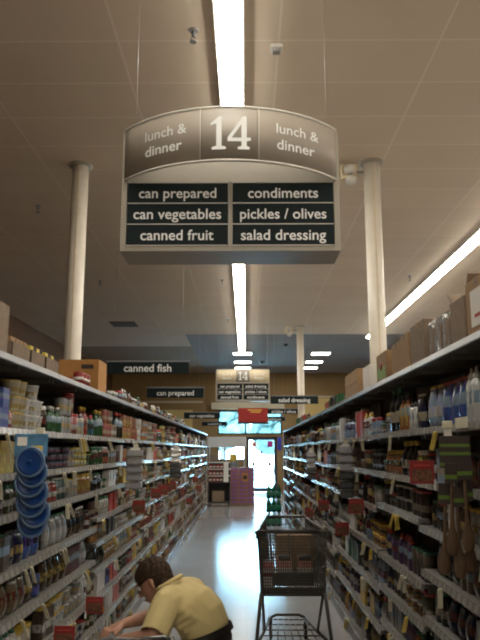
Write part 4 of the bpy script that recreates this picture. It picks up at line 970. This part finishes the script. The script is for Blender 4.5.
# soft folds along the side and back
for k in range(6):
    a = W(-.20 - .03 * k, .10 + .012 * k, .66 + .02 * k) + DPV * 0; bone(B, a + LF * .045 + Vector((.03, 0, .03)), .022, a + LF * .05 + Vector((-.05, 0, -.02)), .014)
sb = fuse(B, .008, 5)
for s in (1, -1): 
    dd = (EL[s] - SH[s]).normalized(); c_ = SH[s].lerp(EL[s], .93)
    g = [f for f in sb.faces if (f.calc_center_median() - c_).dot(dd) > 0 and (f.calc_center_median() - EL[s]).length < .17 and abs((f.calc_center_median() - SH[s]).dot(LF * s)) < .3]
    bmesh.ops.delete(sb, geom=g, context='FACES')
cut(sb, W(-.435, 0, .885), (W(-.435, 0, .90) - W(-.39, 0, .82)).normalized(), False); cut(sb, W(-.215, 0, .60), Vector((.35, 0, -1)).normalized(), False)
bmesh.ops.solidify(sb, geom=sb.faces[:], thickness=.004)
obj('shirt', sb, 'shirt', person)
B = bmesh.new(); hull(B, torso_blobs(.012)[:2])
for s in (1, -1):
    chain(B, [(HIP[s], .105), (HIP[s].lerp(KN[s], .5), .092), (KN[s], .07)]); chain(B, [(KN[s], .069), (KN[s].lerp(AN[s], .35), .066), (AN[s], .055)])
tb = fuse(B, .008, 4); cut(tb, W(-.22, 0, .655), Vector((-.35, 0, 1)).normalized()); tro = obj('trousers', tb, 'trouser', person)
b = bmesh.new(); N_ = 28; up_ = Vector((-.35, 0, 1)).normalized(); fx = LF.cross(up_).normalized(); rows = []
for i in range(N_):
    t_ = 2 * PI * i / N_; p = W(-.217, 0, .612) + LF * .178 * math.cos(t_) + fx * .138 * math.sin(t_); o_ = (LF * math.cos(t_) + fx * math.sin(t_)) * .006
    rows.append([b.verts.new(p + q) for q in (-up_ * .018, up_ * .018, up_ * .018 + o_, -up_ * .018 + o_)])
for i in range(N_):
    for k in range(4): b.faces.new((rows[i][k], rows[i][(k + 1) % 4], rows[(i + 1) % N_][(k + 1) % 4], rows[(i + 1) % N_][k]))
obj('belt', b, 'leather', tro)
for s in (1, -1):
    b = bmesh.new(); bone(b, AN[s] + Vector((.0, 0, -.02)), .047, AN[s] + Vector((.12, 0, -.028)), .04); hull(b, [ell(AN[s] + Vector((-.02, 0, .0)), IDM, (.05, .047, .045), 2)[0], ell(AN[s] + Vector((.13, 0, -.035)), IDM, (.03, .042, .035), 2)[0]]); obj('shoe', fuse(b, .008, 2), 'leather', person)
B = bmesh.new(); hull(B, [ell(HC + HU * .028 - HF * .010, (HL, HF, HU), (.086, .106, .098))[0], ell(HC - HU * .03 - HF * .045, (HL, HF, HU), (.076, .055, .07))[0]])
hb = fuse(B, .006, 2)
for v in hb.verts:
    q = v.co - HC; n_ = math.sin(q.dot(HL) * 190) * math.sin(q.dot(HU) * 140 + q.dot(HF) * 90); v.co += q.normalized() * .0035 * n_
cut(hb, HC + HF * .072 + HU * .035, (HF * .93 - HU * .38).normalized()); 
g = [f for f in hb.faces if (f.calc_center_median() - HC).dot(HU) < .02 and (f.calc_center_median() - HC).dot(HF) > -.012]
bmesh.ops.delete(hb, geom=g, context='FACES'); obj('hair', hb, 'hair', person)
for s in (1, -1):
    ec = HC + HF * .083 + HL * s * .031 + HU * .010; b = bmesh.new(); bmesh.ops.create_icosphere(b, subdivisions=2, radius=.0125, matrix=Matrix.Translation(ec)); e_ = obj('eye', b, 'eye', person); b = bmesh.new(); bmesh.ops.create_icosphere(b, subdivisions=2, radius=.0065, matrix=Matrix.Translation(ec + HF * .0075)); obj('iris', b, 'ink', e_)
b = bmesh.new(); tube(b, [W(-.43, 0, .875) + LF * .078 * math.cos(t_) + DPV * .078 * math.sin(t_) * -1 for t_ in [2 * PI * i / 20 for i in range(20)]], .012, 6, closed=True); obj('collar', b, 'shirt', [c for c in person.children if c.name.startswith('shirt')][0])

# ------------------------------------------------------------------ shop front displays
t = thing('goods_pallet', 'low wooden pallet under the stack of pink soda cases', 'pallet', (-.105, 20.95, 0)); b = bmesh.new()
for y in (-.33, -.02, .29): box(b, (-.36, y, 0), (.36, y + .06, .055))
for k in range(5): box(b, (-.36 + k * .152, -.34, .055), (-.36 + k * .152 + .11, .36, .07))
obj('deck', b, 'card_grey', t)
case0 = None
for r in range(9):
    for c in range(3):
        if case0 is None:
            o = thing('soda_case', '', 'case'); boxobj('case_body', (-.113, -.14, 0), (.113, .14, .113), 'soda_case', o, .004); boxobj('case_stripe', (-.1135, -.141, .035), (.1135, .141, .07), 'soda_stripe', o); boxobj('dark_print', (-.07, -.142, .045), (.07, -.139, .062), 'navy' if 'navy' in M else 'blue_sign', o); case0 = o
        else: o = copy_tree(case0)
        o.location = (-.105 + (c - 1) * .232 + rng.uniform(-.004, .004), 20.76 + rng.uniform(-.01, .01), .071 + r * .1145)
        tag(o, f'pink soda case in the pallet stack, {ORD[r]} layer from the floor, ' + ('left column', 'middle column', 'right column')[c], 'case', 'pink soda cases on the pallet')
o = thing('price_sign', 'small dark yellow price card fixed to the front of the pink soda cases', 'card', (-.03, 20.60, .70)); boxobj('card_face', (-.09, -.006, 0), (.09, 0, .24), 'carton_orange', o, .002); boxobj('print', (-.06, -.008, .06), (.06, -.005, .17), 'ink', o)
# dark merchandiser with shelves of snacks
t = thing('display_rack', 'dark wheeled display rack with white side panel at the end of the left shelves', 'rack', (-.78, 20.65, 0)); b = bmesh.new()
box(b, (-.31, .22, .10), (.31, .24, 1.25)); box(b, (-.31, -.22, .10), (-.29, .24, .7)); box(b, (.29, -.22, .10), (.31, .24, .7)); box(b, (-.31, -.22, .10), (.31, .24, .13)); box(b, (-.31, -.22, .66), (.31, .24, .69)); obj('cabinet', b, 'black', t)
for z in (.87, 1.06, 1.25): boxobj('shelf', (-.31, -.2, z - .02), (.31, .22, z), 'white_metal', t)
boxobj('side_panel', (.13, -.21, .69), (.27, -.19, 1.25), 'white_metal', t)
for x in (-.27, .27):
    for y in (-.18, .2): obj('caster', fork, None, t, (x, y, 0)); 
for c in t.children:
    if c.name.startswith('caster'): obj('wheel', wheel, None, c, (0, .012, .0625))
carton_box('stock_carton', -.98, -.63, 20.46, 20.8, .131, .3, 'card_grey', 'brown carton inside the lower part of the dark display rack')
for r, z in enumerate((.691, .871, 1.061)):
    for k in range(4):
        o = thing('snack_box', f'dark red snack box on the display rack, {ORD[2 - r]} tier from the top, {ORD[k]} along', 'box', (-1.03 + k * .105, 20.55, z), 0, 'snack boxes on the display rack'); boxobj('box_body', (-.048, -.05, 0), (.048, .06, .13), 'red_card' if (k + r) % 3 else 'food_photo', o, .003); boxobj('label', (-.035, -.052, .04), (.035, -.049, .08), 'paper', o)
pk0 = None
for r in range(3):
    if pk0 is None:
        o = thing('soda_pack', '', 'soda pack')
        b = bmesh.new(); lathe(b, [(.045, 0), (.052, .012), (.052, .17), (.042, .205), (.018, .25), (.016, .27)], 12); lathe(b, [(.019, .262), (.019, .285), (0, .287)], 10); bm_ = mesh('bottle', b, 'green_bottle')
        for i in range(3):
            for j in range(2): obj('bottle', bm_, None, o, (-.108 + i * .108, -.054 + j * .108, 0))
        b = bmesh.new(); box(b, (-.163, -.109, .05), (.163, .109, .15), 0, .02); obj('wrap', b, 'green_wrap', o); pk0 = o
    else: o = copy_tree(pk0)
    o.location = (.60, 15.4, .0005 + r * .2885); o.rotation_euler[2] = (.0, .05, -.04)[r]
    tag(o, 'green soda bottle pack standing in the aisle by the right shelves, ' + ('bottom', 'middle', 'topmost')[r] + ' of three', 'soda pack', 'green soda packs')
t = thing('hanging_banner', 'red banner with gold print hanging in front of the bright window', 'banner', (.21, 21.0, 2.37)); boxobj('banner_cloth', (-.45, -.006, .06), (.45, .006, .48), 'banner_red', t); boxobj('lower_bar', (-.46, -.012, 0), (.46, .012, .06), 'black', t)
for k, (x, z, w_) in enumerate(((-.1, .40, .42), (-.02, .34, .3))): boxobj('gold_print', (x - .05, -.009, z), (x - .05 + w_, -.005, z + .035), 'gold', t)
b = bmesh.new(); tube(b, [(-.43, 0, .47), (-.43, 0, CEIL - 2.37)], .003, 5); tube(b, [(.43, 0, .47), (.43, 0, CEIL - 2.37)], .003, 5); obj('hanger', b, 'steel', t)
t = thing('checkout_fascia', 'long white fascia board on posts in front of the lower window', 'sign', (-.68, 25.0, 0)); boxobj('board', (-.68, -.04, 1.70), (.68, .04, 2.06), 'white_metal', t, .01)
for x in (-.62, .62): b = bmesh.new(); tube(b, [(x, 0, 0), (x, 0, 1.72)], .02, 8); obj('post', b, 'steel', t)
t = thing('checkout_counter', 'grey checkout counter behind the pink soda cases', 'counter', (-.75, 23.3, 0)); boxobj('cabinet', (-.55, -.3, 0), (.5, .3, .98), 'card_grey', t, .01); boxobj('counter_top', (-.58, -.33, .98), (.53, .33, 1.03), 'steel', t, .008); boxobj('bagging_rail', (-.55, .25, 1.03), (.5, .29, 1.2), 'kick', t, .005)
t = thing('cash_register', 'dark cash register on the checkout counter', 'register', (-1.05, 23.3, 1.031)); boxobj('register_base', (-.16, -.16, 0), (.16, .16, .12), 'kick', t, .01); b = bmesh.new(); tube(b, [(0, .05, .12), (0, .05, .24)], .02, 8); obj('stand', b, 'kick', t); boxobj('screen', (-.15, .02, .2), (.15, .06, .42), 'card_grey', t, .008)
t = thing('counter_sign', 'yellow card sign standing on the checkout counter', 'sign', (-.42, 23.2, 1.031)); boxobj('card_face', (-.13, -.006, .22), (.13, .006, .44), 'yellow', t, .002); b = bmesh.new(); tube(b, [(0, 0, 0), (0, 0, .24)], .01, 8); lathe(b, [(.06, 0), (.06, .012)], 14); obj('stand', b, 'steel', t)
# end panels of the two shelf runs
for side, ye, x0, x1 in (('left', LEND, XL - DEPTH['left'] - .0, XL - .01), ('right', REND, XR + .01, XR + DEPTH['right'])):
    t = thing('end_panel', f'plain panel closing the far end of the {side} shelf run', 'panel', ((x0 + x1) / 2, ye + .015, 0)); c = (x1 - x0) / 2; boxobj('panel_board', (-c, -.012, 0), (c, .012, 2.04), 'shelf', t, .003); boxobj('edge_trim', (-c - .008, -.014, 0) if side == 'right' else (c - .004, -.014, 0), (-c + .004, .014, 2.05) if side == 'right' else (c + .008, .014, 2.05), 'white_metal', t)

# ------------------------------------------------------------------ camera
cam = bpy.data.cameras.new('camera'); co = bpy.data.objects.new('camera', cam); COL.objects.link(co); SC.camera = co
cam.sensor_fit = 'AUTO'; cam.sensor_width = 36; cam.lens = 690 / 640 * 36; cam.clip_end = 200
tilt = math.atan(130 / 690); co.location = (0, 0, 1.6); co.rotation_euler = (PI / 2 + tilt, 0, math.atan(6 / 690 * math.cos(tilt)))
vs = SC.view_settings; vs.view_transform = 'Standard'; vs.look = 'None'; vs.gamma = 1; vs.use_curve_mapping = False; vs.exposure = EXPOSURE
SC.render.filter_size = 2.0 if hasattr(SC.render, 'filter_size') else 1.5
try:
    SC.cycles.filter_width = 2.0; SC.cycles.use_denoising = True; SC.cycles.max_bounces = 8; SC.cycles.diffuse_bounces = 5; SC.cycles.glossy_bounces = 4; SC.cycles.transparent_max_bounces = 8; SC.cycles.caustics_reflective = False; SC.cycles.sample_clamp_indirect = 8
except Exception: pass
